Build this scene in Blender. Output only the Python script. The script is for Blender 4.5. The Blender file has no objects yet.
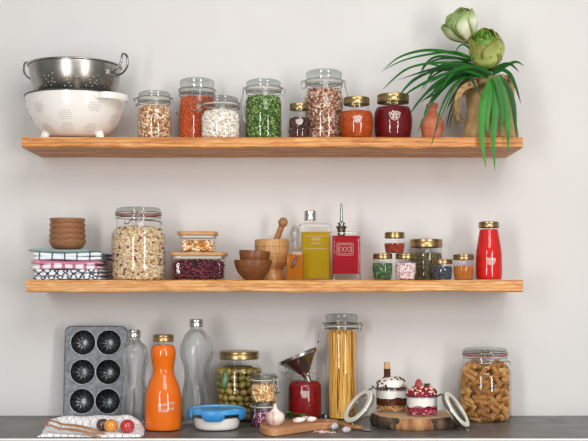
import bpy, math, random
import numpy as np
from mathutils import Vector, Matrix
random.seed(7); rng = np.random.default_rng(7)
PI = math.pi
scene = bpy.context.scene
COL = scene.collection

# ------------------------------------------------------------------ frame: camera, distances
F = 1080.0; CAMZ = 1.30; CAMY = -3.30          # focal length in px, camera height, wall at y=0
S_TOP, S_MID, S_CNT = 1.7193, 1.3142, 0.901     # the three surfaces things stand on
def X(px, D): return (px-294.0)*D/F
def Z(py, D): return CAMZ+(285.0-py)*D/F
def P(px, py, D): return Vector((X(px, D), D+CAMY, Z(py, D)))

# ------------------------------------------------------------------ mesh builder
class M:
    def __init__(self): self.v = []; self.f = []; self.m = []
    def add(self, vs, fs, mi=0):
        b = len(self.v); self.v.extend([tuple(p) for p in vs])
        self.f.extend([tuple(b+i for i in q) for q in fs]); self.m.extend([mi]*len(fs)); return self
    def lathe(self, pts, seg=40, c=(0, 0, 0), mod=None, mi=0, mat=None):
        vs, fs, rings = [], [], []
        for (r, z) in pts:
            if r < 1e-7: rings.append([len(vs)]); vs.append((0, 0, z))
            else:
                rings.append(list(range(len(vs), len(vs)+seg)))
                for k in range(seg):
                    a = 2*PI*k/seg; q = r*(mod(a, z, r) if mod else 1); vs.append((q*math.cos(a), q*math.sin(a), z))
        for A, B in zip(rings, rings[1:]):
            for k in range(seg):
                k2 = (k+1) % seg
                if len(A) == 1 and len(B) == 1: break
                if len(A) == 1: fs.append((A[0], B[k2], B[k]))
                elif len(B) == 1: fs.append((A[k], A[k2], B[0]))
                else: fs.append((A[k], A[k2], B[k2], B[k]))
        c = Vector(c)
        vs = [((mat @ Vector(p)) if mat else Vector(p))+c for p in vs]
        return self.add(vs, fs, mi)
    def loft(self, rings, cap=True, closed=True, mi=0):
        n = len(rings[0]); vs = [p for r in rings for p in r]; fs = []
        for i in range(len(rings)-1):
            for k in range(n if closed else n-1):
                k2 = (k+1) % n; fs.append((i*n+k, i*n+k2, (i+1)*n+k2, (i+1)*n+k))
        if cap: fs.append(tuple(range(n-1, -1, -1))); fs.append(tuple((len(rings)-1)*n+k for k in range(n)))
        return self.add(vs, fs, mi)
    def tube(self, path, r, seg=8, closed=False, mi=0):
        path = [Vector(p) for p in path]; n = len(path)
        R = r if isinstance(r, (list, tuple)) else [r]*n
        T = []
        for i in range(n):
            a = path[(i-1) % n] if (closed or i > 0) else path[i]; b = path[(i+1) % n] if (closed or i < n-1) else path[i]
            t = b-a; T.append(t.normalized() if t.length > 1e-9 else Vector((0, 0, 1)))
        u = T[0].orthogonal().normalized(); vs, fs = [], []
        for i in range(n):
            u = (u-T[i]*u.dot(T[i])); u = u.normalized() if u.length > 1e-6 else T[i].orthogonal().normalized()
            w = T[i].cross(u)
            for k in range(seg):
                a = 2*PI*k/seg; vs.append(path[i]+(u*math.cos(a)+w*math.sin(a))*R[i])
        m = n if closed else n-1
        for i in range(m):
            j = (i+1) % n
            for k in range(seg):
                k2 = (k+1) % seg; fs.append((i*seg+k, i*seg+k2, j*seg+k2, j*seg+k))
        if not closed:
            fs.append(tuple(range(seg-1, -1, -1))); fs.append(tuple((n-1)*seg+k for k in range(seg)))
        return self.add(vs, fs, mi)
    def ell(self, c, abc, rot=None, nu=12, nv=8, mi=0):
        pts = [(math.sin(PI*i/nv), -math.cos(PI*i/nv)) for i in range(nv+1)]
        pts[0] = (0, -1); pts[-1] = (0, 1)
        m = Matrix.Diagonal(Vector(abc))
        if rot: m = rot @ m
        return self.lathe(pts, nu, c, mi=mi, mat=m)
    def box(self, c, size, rot=None, mi=0):
        x, y, z = [s/2 for s in size]; c = Vector(c)
        vs = [Vector((sx*x, sy*y, sz*z)) for sz in (-1, 1) for sy in (-1, 1) for sx in (-1, 1)]
        vs = [((rot @ p) if rot else p)+c for p in vs]
        return self.add(vs, [(0, 2, 3, 1), (4, 5, 7, 6), (0, 1, 5, 4), (2, 6, 7, 3), (0, 4, 6, 2), (1, 3, 7, 5)], mi)
    def build(self, name, mats, parent=None, loc=(0, 0, 0), bevel=0, smooth=40, seg=2):
        me = bpy.data.meshes.new(name); me.from_pydata([tuple(p) for p in self.v], [], self.f)
        mats = mats if isinstance(mats, (list, tuple)) else [mats]
        for m in mats: me.materials.append(m)
        if len(mats) > 1: me.polygons.foreach_set('material_index', self.m)
        me.polygons.foreach_set('use_smooth', [True]*len(me.polygons)); me.update()
        if smooth < 180: me.set_sharp_from_angle(angle=math.radians(smooth))
        o = bpy.data.objects.new(name, me); COL.objects.link(o)
        o.location = loc
        if parent: o.parent = parent
        if bevel:
            b = o.modifiers.new('bevel', 'BEVEL'); b.width = bevel; b.segments = seg; b.limit_method = 'ANGLE'; b.angle_limit = math.radians(50)
        return o
def tag(o, label=None, cat=None, group=None, kind=None):
    if label: o['label'] = label
    if cat: o['category'] = cat
    if group: o['group'] = group
    if kind: o['kind'] = kind
    return o
def thing(name, label, cat, loc, group=None, rz=0):
    o = bpy.data.objects.new(name, None); COL.objects.link(o); o.location = loc; o.rotation_euler.z = rz
    o.empty_display_size = .02
    return tag(o, label, cat, group)
def struct(name, m, mat, **k):
    o = m.build(name, mat, **k); o['kind'] = 'structure'; return o
def crom(pts, n=6):
    pts = [Vector(p) for p in pts]; out = []
    for i in range(len(pts)-1):
        p0 = pts[max(i-1, 0)]; p1 = pts[i]; p2 = pts[i+1]; p3 = pts[min(i+2, len(pts)-1)]
        for k in range(n):
            t = k/n; out.append(.5*((2*p1)+(p2-p0)*t+(2*p0-5*p1+4*p2-p3)*t*t+(3*p1-p0-3*p2+p3)*t**3))
    out.append(pts[-1]); return out
def crom2(pts, n=5): return [(max(p.x, 0), p.y) for p in crom([(a, b, 0) for a, b in pts], n)]
def circ(r, z, n=40, c=(0, 0)): return [Vector((c[0]+r*math.cos(2*PI*k/n), c[1]+r*math.sin(2*PI*k/n), z)) for k in range(n)]
def rrect(w, d, rad, z, n=6, c=(0, 0)):
    out = []
    for qx, qy, a0 in ((1, 1, 0), (-1, 1, PI/2), (-1, -1, PI), (1, -1, 3*PI/2)):
        for k in range(n+1):
            a = a0+PI/2*k/n
            out.append(Vector((c[0]+qx*(w/2-rad)+rad*math.cos(a), c[1]+qy*(d/2-rad)+rad*math.sin(a), z)))
    return out

# ------------------------------------------------------------------ materials
def lin(c):
    if isinstance(c, str): c = [int(c[i:i+2], 16)/255 for i in (0, 2, 4)]
    return tuple((x/12.92 if x <= .04045 else ((x+.055)/1.055)**2.4) for x in c)+(1,)
class NT:
    def __init__(self, name):
        self.mat = bpy.data.materials.new(name); self.mat.use_nodes = True; self.t = self.mat.node_tree; self.t.nodes.clear()
        self.out = self.n('ShaderNodeOutputMaterial')
    def n(self, ty, **k):
        x = self.t.nodes.new(ty)
        for a, b in k.items(): setattr(x, a, b)
        return x
    def l(self, a, b): self.t.links.new(a, b)
    def math(self, op, a, b=None, c=None):
        x = self.n('ShaderNodeMath', operation=op)
        for i, q in enumerate((a, b, c)):
            if q is None: continue
            if isinstance(q, (int, float)): x.inputs[i].default_value = q
            else: self.l(q, x.inputs[i])
        return x.outputs[0]
    def ramp(self, fac, stops, interp='LINEAR'):
        r = self.n('ShaderNodeValToRGB'); r.color_ramp.interpolation = interp; e = r.color_ramp.elements
        while len(e) < len(stops): e.new(0.5)
        for i, (p, c) in enumerate(stops): e[i].position = p; e[i].color = lin(c)
        self.l(fac, r.inputs[0]); return r.outputs[0]
    def mix(self, f, a, b, blend='MIX'):
        x = self.n('ShaderNodeMix', data_type='RGBA', blend_type=blend)
        for i, q in ((0, f), (6, a), (7, b)):
            if isinstance(q, (int, float)): x.inputs[i].default_value = q
            elif isinstance(q, (tuple, str)): x.inputs[i].default_value = lin(q) if isinstance(q, str) else q
            else: self.l(q, x.inputs[i])
        return x.outputs[2]
    def noise(self, scale=5, detail=3, vec=None, rough=.5, dist=0):
        x = self.n('ShaderNodeTexNoise'); x.inputs['Scale'].default_value = scale; x.inputs['Detail'].default_value = detail
        x.inputs['Roughness'].default_value = rough; x.inputs['Distortion'].default_value = dist
        if vec is not None: self.l(vec, x.inputs['Vector'])
        return x.outputs['Fac']
    def obj(self, scale=(1, 1, 1), loc=(0, 0, 0)):
        c = self.n('ShaderNodeTexCoord'); m = self.n('ShaderNodeMapping'); m.inputs['Scale'].default_value = scale; m.inputs['Location'].default_value = loc
        self.l(c.outputs['Object'], m.inputs[0]); return m.outputs[0]
    def prin(self, col=None, rough=.5, metal=0, **k):
        p = self.n('ShaderNodeBsdfPrincipled'); p.inputs['Roughness'].default_value = rough; p.inputs['Metallic'].default_value = metal
        if col is not None:
            if isinstance(col, str): p.inputs['Base Color'].default_value = lin(col)
            else: self.l(col, p.inputs['Base Color'])
        for a, b in k.items():
            a = a.replace('_', ' ')
            if isinstance(b, (int, float, tuple)): p.inputs[a].default_value = b
            else: self.l(b, p.inputs[a])
        return p
    def bump(self, h, strength=.3, dist=.002):
        b = self.n('ShaderNodeBump'); b.inputs['Strength'].default_value = strength; b.inputs['Distance'].default_value = dist
        self.l(h, b.inputs['Height']); return b.outputs[0]
    def done(self, sh): self.l(sh.outputs[0] if hasattr(sh, 'outputs') else sh, self.out.inputs[0]); return self.mat
def flat(name, col, rough=.5, metal=0, var=.06, nscale=60, bump=0, **k):
    t = NT(name); nz = t.noise(nscale, 3, t.obj())
    c = t.mix(var, col, t.ramp(nz, [(.3, '000000'), (.7, 'ffffff')])) if var else col
    if bump: k['Normal'] = t.bump(nz, bump, .002)
    return t.done(t.prin(c, rough, metal, **k))
def wood(name, cols, axis='X', scale=1.0, rough=.5, bump=.25, loc=(0, 0, 0)):
    t = NT(name); st = {'X': (1, 9, 9), 'Y': (9, 1, 9), 'Z': (9, 9, 1)}[axis]
    v = t.obj(tuple(s*scale for s in st), loc)
    n1 = t.noise(2.2, 5, v, .6, 1.6); n2 = t.noise(11, 6, v, .65, .6)
    big = t.noise(1.1, 2, v, .5, 2.5)
    f = t.math('ADD', t.math('MULTIPLY', n1, .55), t.math('MULTIPLY', n2, .45))
    a = t.ramp(f, [(.32, cols[0]), (.44, cols[1]), (.56, cols[2]), (.7, cols[3])])
    w = t.n('ShaderNodeTexWave'); w.wave_type = 'BANDS'; w.bands_direction = 'Z' if axis != 'Z' else 'X'
    w.inputs['Scale'].default_value = 1.3; w.inputs['Distortion'].default_value = 9; w.inputs['Detail'].default_value = 3; w.inputs['Detail Scale'].default_value = .8
    t.l(v, w.inputs['Vector'])
    b = t.mix(t.math('MULTIPLY', t.ramp(w.outputs['Fac'], [(.55, '000000'), (.95, 'ffffff')]), .45), a, cols[0])
    c = t.mix(t.math('MULTIPLY', t.ramp(big, [(.5, '000000'), (.72, 'ffffff')]), .35), b, cols[3])
    return t.done(t.prin(c, rough, Normal=t.bump(f, bump, .002)))
def thin_glass(name, tint=(1, 1, 1), edge=(.36, .39, .37), rough=.015, amt=1.0, bump=None, pw=3.0):
    t = NT(name)
    lw = t.n('ShaderNodeLayerWeight'); lw.inputs[0].default_value = .25
    tr = t.n('ShaderNodeBsdfTransparent'); gl = t.n('ShaderNodeBsdfGlossy'); gl.inputs['Roughness'].default_value = rough
    gl.inputs['Color'].default_value = (1, 1, 1, 1)
    if bump:
        nb = t.bump(t.noise(bump[0], 2, t.obj((1, 1, bump[2]))), bump[1], .006); t.l(nb, gl.inputs['Normal']); t.l(nb, lw.inputs['Normal'])
    f3 = t.math('POWER', lw.outputs['Facing'], pw)
    t.l(t.mix(f3, tint+(1,), edge+(1,)), tr.inputs[0])
    ms = t.n('ShaderNodeMixShader'); t.l(t.math('MINIMUM', t.math('MULTIPLY_ADD', t.math('POWER', lw.outputs['Facing'], 4.5), .8*amt, .035*amt), 1.0), ms.inputs[0])
    t.l(tr.outputs[0], ms.inputs[1]); t.l(gl.outputs[0], ms.inputs[2]); return t.done(ms)
def liquid(name, col, trans, tcol=None, rough=.25, tex=None):
    t = NT(name)
    c = col
    if tex: c = t.mix(t.math('MULTIPLY', t.ramp(t.noise(tex[0], 5, t.obj()), [(.4, '000000'), (.65, 'ffffff')]), tex[2]), col, tex[1])
    p = t.prin(c, .5, Specular_IOR_Level=.15)
    if trans <= 0: return t.done(p)
    tr = t.n('ShaderNodeBsdfTransparent'); tr.inputs[0].default_value = lin(tcol or col)
    tl = t.n('ShaderNodeBsdfTranslucent'); tl.inputs[0].default_value = lin(col)
    m1 = t.n('ShaderNodeMixShader'); m1.inputs[0].default_value = .45; t.l(p.outputs[0], m1.inputs[1]); t.l(tl.outputs[0], m1.inputs[2])
    ms = t.n('ShaderNodeMixShader'); ms.inputs[0].default_value = trans; t.l(m1.outputs[0], ms.inputs[1]); t.l(tr.outputs[0], ms.inputs[2]); return t.done(ms)
def grainmat(name, cols, rough=.5, bump=0):
    t = NT(name); g = t.n('ShaderNodeNewGeometry'); n = len(cols)
    c = t.ramp(g.outputs['Random Per Island'], [(i/n, c) for i, c in enumerate(cols)], 'CONSTANT')
    k = {}
    if bump: k['Normal'] = t.bump(t.noise(300, 2, t.obj()), bump, .001)
    return t.done(t.prin(c, rough, **k))
def idmat(name, cols, rough=.5, nscale=60, var=.15, **k):
    t = NT(name); g = t.n('ShaderNodeObjectInfo')
    c = t.ramp(g.outputs['Random'], [(i/max(1, len(cols)-1), c) for i, c in enumerate(cols)])
    nz = t.noise(nscale, 3, t.obj()); c = t.mix(t.math('MULTIPLY', nz, var), c, cols[0])
    return t.done(t.prin(c, rough, **k))

MAT = {}
t = NT('wall_paint'); nz = t.noise(3, 3, t.obj()); fine = t.noise(220, 3, t.obj())
MAT['wall'] = t.done(t.prin(t.ramp(nz, [(.3, 'd8d6d4'), (.7, 'dddbd9')]), .85, Normal=t.bump(fine, .08, .001)))
MAT['shelf'] = wood('oak_shelf', ['84440f', 'c0762f', 'dc9c54', 'efc585'], 'X', 2.2, .5, .3)
MAT['shelf2'] = wood('oak_shelf_pale', ['8e5420', 'c88644', 'e2a966', 'f0cc94'], 'X', 2.6, .5, .3, (3, 1, 2))
MAT['counter'] = flat('dark_worktop', '4e4944', .38, var=.10, nscale=14)
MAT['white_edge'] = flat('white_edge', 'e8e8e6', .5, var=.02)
MAT['cab'] = flat('cabinet_grey', '6a6a68', .5, var=.03)
MAT['floor'] = wood('floor_boards', ['6d5238', '84664a', '97785a', 'a88a6c'], 'X', .6, .5, .1)
MAT['glass'] = thin_glass('jar_glass')
MAT['lidglass'] = thin_glass('lid_glass', (.86, .875, .865), (.30, .33, .32), .03, 2.0, None, 2.0)
t = NT('rippled_glass'); gs = t.n('ShaderNodeBsdfGlass'); gs.inputs['IOR'].default_value = 1.42; gs.inputs['Roughness'].default_value = .02
gs.inputs['Color'].default_value = (.985, .995, .995, 1); tr = t.n('ShaderNodeBsdfTransparent'); tr.inputs[0].default_value = (.97, .98, .98, 1)
ms = t.n('ShaderNodeMixShader'); ms.inputs[0].default_value = .5; t.l(tr.outputs[0], ms.inputs[1]); t.l(gs.outputs[0], ms.inputs[2]); MAT['ripple'] = t.done(ms)
MAT['gold'] = flat('gold_lid', 'a88f60', .34, 1.0, .05, 90)
MAT['silver'] = flat('silver_cap', 'c9c9c9', .28, 1.0, .04)
MAT['steel'] = flat('brushed_steel', 'a8a69f', .3, 1.0, .12, 25)
MAT['steel_dark'] = flat('dark_steel', '6b675f', .33, 1.0, .2, 20)
MAT['chrome'] = flat('steel_wire', '9a9a98', .2, 1.0, 0)
MAT['copper'] = flat('orange_gasket', 'b0523a', .5, 0, .05)
MAT['pinkgasket'] = flat('red_gasket', 'a8605a', .5, 0, .05)
MAT['gasket'] = flat('pale_gasket', 'cfcabc', .55, 0, .04)
MAT['offwhite'] = flat('white_gasket', 'e6e2d6', .5, 0, .04)
MAT['enamel'] = flat('white_enamel', 'f3f1ec', .18, 0, .02, Coat_Weight=.4)
MAT['black'] = flat('black_rim', '2a2724', .35, 0, .05)
MAT['hole'] = flat('shadowed_hole', '37332e', .8, 0, 0)  # dark discs on the enamel bowl; the holes' shade is put into the colour
MAT['hole_light'] = flat('bright_hole', 'd8d8d4', .5, 0, 0)  # pale discs on the steel bowl, painted as light coming through holes
MAT['lidwood'] = wood('bamboo_lid', ['a2703c', 'b98650', 'cc9c66', 'daaf7c'], 'X', 6, .5, .1)
MAT['mortar'] = wood('mortar_wood', ['a06c38', 'bb8850', 'cf9f66', 'dfb580'], 'Z', 4, .45, .15)
MAT['pestle'] = wood('pestle_wood', ['80502a', '9a683a', 'b17e4c', 'c28f5c'], 'Z', 5, .45, .15)
MAT['bowl'] = wood('dark_bowl_wood', ['4f2a14', '70401f', '8a5530', 'a06c42'], 'X', 7, .38, .15)
MAT['bowl2'] = wood('brown_bowl_wood', ['6d4226', '8a5a38', 'a57650', 'b98c66'], 'X', 7, .45, .15)
MAT['board'] = wood('board_wood', ['a0683c', 'b67d50', 'c79065', 'd6a57c'], 'X', 6, .5, .1)
MAT['utensil'] = wood('utensil_wood', ['8a5c38', 'a87650', 'c09068', 'd2a880'], 'X', 8, .5, .1)
MAT['terracotta'] = flat('terracotta', 'bb5c28', .8, 0, .10, 40, 0)
MAT['tin'] = flat('nonstick_grey', '4b5058', .42, .35, .1, 80)
MAT['cup'] = flat('nonstick_cup', '3c4044', .24, .75, .08, 60)
MAT['cuprim'] = flat('nonstick_rim', 'a9adb2', .3, .7, .05)
MAT['bluelid'] = flat('blue_plastic', '1c96d6', .3, 0, .06, 30, Coat_Weight=.3)
MAT['bluelid_dark'] = flat('blue_plastic_clip', '1688cc', .35, 0, .05)
MAT['white_food'] = flat('yogurt', 'f2efe8', .5, 0, .03, 40, .1)
MAT['juice'] = liquid('orange_juice', 'e06804', 0, tex=(30, 'ea7a10', .3))
MAT['red_smoothie'] = liquid('red_smoothie', 'cc1612', 0, tex=(40, 'de3026', .3))
MAT['oil'] = liquid('olive_oil', 'd8be00', .35, 'ecd420')
MAT['vinegar'] = liquid('red_vinegar', 'cc2030', .38, 'e05862')
MAT['amber'] = liquid('amber_syrup', 'e29a18', .5, 'f2b840')
MAT['orange_jam'] = liquid('apricot_jam', 'a03c0c', 0, tex=(80, 'c05a1c', .7))
MAT['red_jam'] = liquid('red_jam', '5c0810', 0, tex=(90, '7c141c', .6))
MAT['berry_jam'] = liquid('berry_jam', '74080c', 0, tex=(110, 'a01c18', .6))
MAT['emboss'] = flat('raised_glass_mark', 'f4e2da', .2, 0, 0, Alpha=.7)  # marks are raised; their highlights are painted in as a whitish colour
MAT['green'] = None
def leafmat(name, a, b, c):
    t = NT(name); v = t.obj((1, 1, 1)); nz = t.noise(24, 4, v); g = t.n('ShaderNodeObjectInfo')
    col = t.mix(t.math('MULTIPLY', g.outputs['Random'], .6), t.ramp(nz, [(.3, a), (.7, b)]), lin(c))
    return t.done(t.prin(col, .42, Specular_IOR_Level=.3))
MAT['leaf'] = leafmat('strap_leaf', '08300a', '124e12', '24701c')
MAT['leafbright'] = leafmat('bright_leaf', '0e500c', '257a1a', '40982a')
MAT['herb'] = leafmat('herb_leaf', '17501c', '2c7a2c', '3f9038')
def petalmat(name, base, rim):
    t = NT(name); a = t.n('ShaderNodeAttribute'); a.attribute_name = 'edge'
    f = t.ramp(a.outputs['Fac'], [(.70, '000000'), (.97, 'ffffff')]); nz = t.noise(50, 3, t.obj())
    c = t.mix(f, t.ramp(nz, [(.3, base[0]), (.7, base[1])]), lin(rim)); return t.done(t.prin(c, .55))
MAT['petalw'] = petalmat('cream_petal', ('d8dcb8', 'eeeeda'), '7f9a4c')
MAT['petalg'] = petalmat('green_petal', ('a8c45c', 'cddc8c'), '7e7a34')
MAT['petalc'] = petalmat('lime_petal', ('8fc03c', 'b8d860'), '5f8a2c')
t = NT('burlap'); v = t.obj((1, 1, 1))
w1 = t.n('ShaderNodeTexWave'); w1.inputs['Scale'].default_value = 110; w1.bands_direction = 'X'; t.l(v, w1.inputs['Vector'])
w2 = t.n('ShaderNodeTexWave'); w2.inputs['Scale'].default_value = 110; w2.bands_direction = 'Z'; t.l(v, w2.inputs['Vector'])
h = t.math('ADD', w1.outputs['Fac'], w2.outputs['Fac']); nz = t.noise(30, 5, v)
c = t.mix(t.math('MULTIPLY', h, .22), t.ramp(nz, [(.3, 'a98a58'), (.7, 'd0b27e')]), '7c6544')
MAT['burlap'] = t.done(t.prin(c, .95, Normal=t.bump(h, .6, .001)))
MAT['fringe'] = grainmat('burlap_fringe', ['6e5434', '8a6e48', '553e26', 'a0845c'], .95)
def gridcloth(name, base, line, k, wd, line2=None, diag=False, k2=None):
    t = NT(name); c = t.n('ShaderNodeTexCoord'); s = t.n('ShaderNodeSeparateXYZ'); t.l(c.outputs['Object'], s.inputs[0])
    x, y, z = s.outputs
    yz = t.math('SUBTRACT', y, z)
    if diag: u = t.math('ADD', x, yz); vv = t.math('SUBTRACT', x, yz)
    else: u, vv = x, yz
    fx = t.math('LESS_THAN', t.math('FRACT', t.math('MULTIPLY_ADD', u, k, 100.3)), wd)
    fy = t.math('LESS_THAN', t.math('FRACT', t.math('MULTIPLY_ADD', vv, k2 or k, 100.35)), wd)
    col = t.mix(fx, lin(base), lin(line)); col = t.mix(fy, col, lin(line2 or line))
    return t.done(t.prin(col, .9, Normal=t.bump(t.noise(400, 2, t.obj()), .3, .0005)))
MAT['clothA'] = gridcloth('white_blue_check_cloth', 'e6eaf0', '50646e', 28, .12)
MAT['clothB'] = gridcloth('white_pink_check_cloth', 'ece6ea', 'c97a98', 32, .30)
MAT['clothC'] = gridcloth('white_navy_check_cloth', 'e4e6ec', '262c42', 40, .22, None, True)
MAT['napkin'] = gridcloth('white_grid_napkin', 'f4f4f4', '2c2c34', 52, .055, None, True)
MAT['sagecloth'] = flat('grey_green_cloth', '8fa6a2', .9, 0, .06, 200, .2)
# wood slice
t = NT('slice_top'); c = t.n('ShaderNodeTexCoord'); s = t.n('ShaderNodeSeparateXYZ'); t.l(c.outputs['Object'], s.inputs[0])
r = t.math('SQRT', t.math('ADD', t.math('MULTIPLY', s.outputs[0], s.outputs[0]), t.math('MULTIPLY', s.outputs[1], s.outputs[1])))
nz = t.noise(9, 4, t.obj()); rr = t.math('ADD', r, t.math('MULTIPLY', nz, .03))
ring = t.math('FRACT', t.math('MULTIPLY', rr, 130))
MAT['slicetop'] = t.done(t.prin(t.mix(t.math('MULTIPLY', ring, .5), 'd9b48a', 'a87c50'), .7))
t = NT('bark'); nz = t.noise(60, 6, t.obj((1, 1, .4)), .7); sp = t.n('ShaderNodeSeparateXYZ'); c = t.n('ShaderNodeTexCoord'); t.l(c.outputs['Object'], sp.inputs[0])
barkc = t.ramp(nz, [(.3, '1e1712'), (.5, '4e3c2c'), (.7, '86705a')])
rawc = t.ramp(t.noise(26, 5, t.obj((1, 1, .25))), [(.3, '6e4626'), (.5, 'a8744a'), (.7, 'c79a6e')])
band = t.math('LESS_THAN', t.math('ABSOLUTE', t.math('ADD', t.math('ADD', sp.outputs[0], .012), t.math('MULTIPLY', t.math('SUBTRACT', t.noise(25, 3, t.obj()), .5), .06))), .052)
front = t.math('MULTIPLY', band, t.math('LESS_THAN', sp.outputs[1], 0))
MAT['bark'] = t.done(t.prin(t.mix(front, barkc, rawc), .85, Normal=t.bump(nz, .9, .004)))
# grains; some palettes carry darker browns as painted shade between them
G = {}
G['barley'] = grainmat('g_barley', ['d0a478', 'b07848', 'ead6b6', '8e5a34', 'f0e2c8', 'c08e5c'])
G['redlentil'] = grainmat('g_red_lentil', ['d2521e', 'de6a2c', 'b84014', 'ea8a48', 'cc4a18'])
G['whitebean'] = grainmat('g_white_bean', ['f2ece2', 'e8dfd0', 'faf6f0', 'd8ccb8'])
G['mung'] = grainmat('g_green_pea', ['446c22', '6c9040', '1e4412', 'a0b468', '2c561a', '527c30'])
G['pinto'] = grainmat('g_pinto', ['b07c60', 'd8b49a', '70402c', 'e6d0bc', '8a5440', 'b88a6c'])
G['date'] = grainmat('g_date', ['3a1c1a', '4e2826', '2c1414', '5c3430'], .3)
G['muesli'] = grainmat('g_muesli', ['d8bf94', 'e6d4b0', 'c4a474', 'efe2c8', 'cdb084', 'dcc6a0', 'b08a5c', 'e2cfa8'])
G['raisin'] = grainmat('g_raisin', ['4a2218', '6b3424', '3a1a14', '7c3c34'])
G['pinkfruit'] = grainmat('g_pink_fruit', ['b0506a', 'c4708a', '94405a'])
G['kidney'] = grainmat('g_kidney', ['4a0e1c', '64162a', '380a16', '7a2438', '541222'], .3)
G['nutmix'] = grainmat('g_nut_mix', ['e2b070', 'f0d8a8', 'c8843c', 'b0682c', 'f4e6c4', 'd89a50'], .4)
G['cashew'] = grainmat('g_cashew', ['e6c088', 'd8a868', 'f0d4a4', 'c48c50'], .45)
G['spice_red'] = grainmat('g_red_flakes', ['8a2a18', 'a83a20', '6e1e14', 'b85030'])
G['spice_green'] = grainmat('g_green_pepper', ['2f5a30', '466f3c', '1f4426', '6a8c58'])
G['spice_pink'] = grainmat('g_pink_white', ['ecdcd8', 'e0c0c0', 'f6eeea', 'c99aa4'])
G['greylentil'] = grainmat('g_grey_lentil', ['5c5438', '7a7050', '403c2a', '8c8260', '4c4a30'])
G['poppy'] = grainmat('g_dark_seed', ['2e3640', '46505c', '20262e', '5a6470'])
G['turmeric'] = grainmat('g_orange_spice', ['b8661c', 'c67626', 'a85a18', 'd08430'], .8)
G['onion'] = grainmat('g_red_bean', ['7a2a4c', '8f4464', 'c49ab0', '5c1c38', 'a0587a'], .3)
G['granola'] = grainmat('g_granola', ['c08a50', 'd8a868', '9c6834', 'e2c088'])
G['berry'] = grainmat('g_berry', ['8c1830', 'a82440', '6c1024', 'b83a54', 'd8a0a8'], .3)
G['choc'] = grainmat('g_chocolate', ['3a1e14', '4e2a1c', '28140e', 'b88a60'], .4)
G['salt'] = grainmat('g_pink_salt', ['e8b8a4', 'f4dcd0', 'd89c88', 'faf0ea'])
G['topping'] = grainmat('g_topping', ['f0e4d0', 'c4384c', 'e8d0a8', '8c1c30'])

# ------------------------------------------------------------------ vectorised grains
def ell_base(nu=7, nv=4):
    m = M(); m.ell((0, 0, 0), (1, 1, 1), None, nu, nv); return np.array(m.v), m.f
def flake_base():
    m = M(); m.lathe([(0, -1), (.8, -.8), (1, 0), (.8, .8), (0, 1)], 6); return np.array(m.v), m.f
def kidney_base():
    v, f = ell_base(8, 6); v = v.copy(); v[:, 1] += .45*(v[:, 2]**2); return v, f
def randrot(n, tilt=None):
    q = rng.normal(size=(n, 4)); q /= np.linalg.norm(q, axis=1)[:, None]; a, b, c, d = q.T
    return np.stack([np.stack([1-2*(c*c+d*d), 2*(b*c-a*d), 2*(b*d+a*c)], -1), np.stack([2*(b*c+a*d), 1-2*(b*b+d*d), 2*(c*d-a*b)], -1), np.stack([2*(b*d-a*c), 2*(c*d+a*b), 1-2*(b*b+c*c)], -1)], 1)
def scatter(m, pts, size, base, jitter=.2, mi=0):
    bv, bf = base; n = len(pts)
    if n == 0: return m
    R = randrot(n); sc = np.array(size)[None, :]*(1+rng.uniform(-jitter, jitter, (n, 1)))
    V = np.einsum('nij,nkj->nki', R, bv[None]*sc[:, None, :])+np.array(pts)[:, None, :]
    b = len(m.v); k = len(bv); m.v.extend(map(tuple, V.reshape(-1, 3)))
    for i in range(n): m.f.extend([tuple(b+i*k+j for j in q) for q in bf])
    m.m.extend([mi]*(n*len(bf))); return m
def rad_at(prof, z):
    for (r0, z0), (r1, z1) in zip(prof, prof[1:]):
        if min(z0, z1) <= z <= max(z0, z1) and abs(z1-z0) > 1e-9: return r0+(r1-r0)*(z-z0)/(z1-z0)
    return prof[-1][0]
def shell_pts(rfun, z0, z1, size, dens=1.35, heap=.0, sq=None):
    """points just inside a jar's wall and over the top of the heap"""
    rm = max(size); ra = sum(size)/3; pts = []
    step = ra*1.55/dens**.5; z = z0
    while z < z1:
        r = rfun(z)-rm*.95
        for lay in (0, 1):
            rr = r-lay*ra*1.1
            if rr <= 0: continue
            n = max(3, int(2*PI*rr/step)); o = random.random()*7
            for k in range(n):
                a = o+2*PI*k/n+random.uniform(-.3, .3)*step/rr; q = rr-random.random()*ra*.5
                pts.append((q*math.cos(a), q*math.sin(a), z+random.uniform(-.4, .4)*step))
        z += step
    r = rfun(z1)-rm; n = int(PI*r*r/step**2*1.3)
    for _ in range(n):
        a = random.random()*2*PI; q = r*math.sqrt(random.random())
        pts.append((q*math.cos(a), q*math.sin(a), z1+heap*(1-(q/r)**2)+random.uniform(-.3, .3)*ra))
    return pts
def core(m, rfun, z0, z1, size, heap=0, mi=0, mi_seg=28):
    rm = sum(size)/3*3.6; n = 6; pr = [(0, z0+.001)]
    for i in range(n+1):
        z = z0+.001+(z1-z0-.002)*i/n; pr.append((max(rfun(z)-rm, .003), z))
    pr.append((0, z1-.001+heap*.8)); return m.lathe(pr, mi_seg, mi=mi)
def grains(name, label, cat, loc, prof, z0, z1, size, mat, base=None, dens=1.15, heap=.002, extra=(), corecol=None):
    m = M(); rf = lambda z: rad_at(prof, z)*.975-.0006
    core(m, rf, z0, z1, size, heap)
    z0 = z0+min(size)*.8
    scatter(m, shell_pts(rf, z0, z1, size, dens, heap), size, base or ell_base())
    mats = [mat]
    for i, (mt, num, sz) in enumerate(extra):
        pts = []
        for _ in range(num):
            a = random.random()*2*PI; z = random.uniform(z0, z1); r = rf(z)-max(sz)*.85; pts.append((r*math.cos(a), r*math.sin(a), z))
        scatter(m, pts, sz, ell_base(), .3, i+1); mats.append(mt)
    o = m.build(name, mats, loc=loc, smooth=180); return tag(o, label, cat, kind='stuff')

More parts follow.
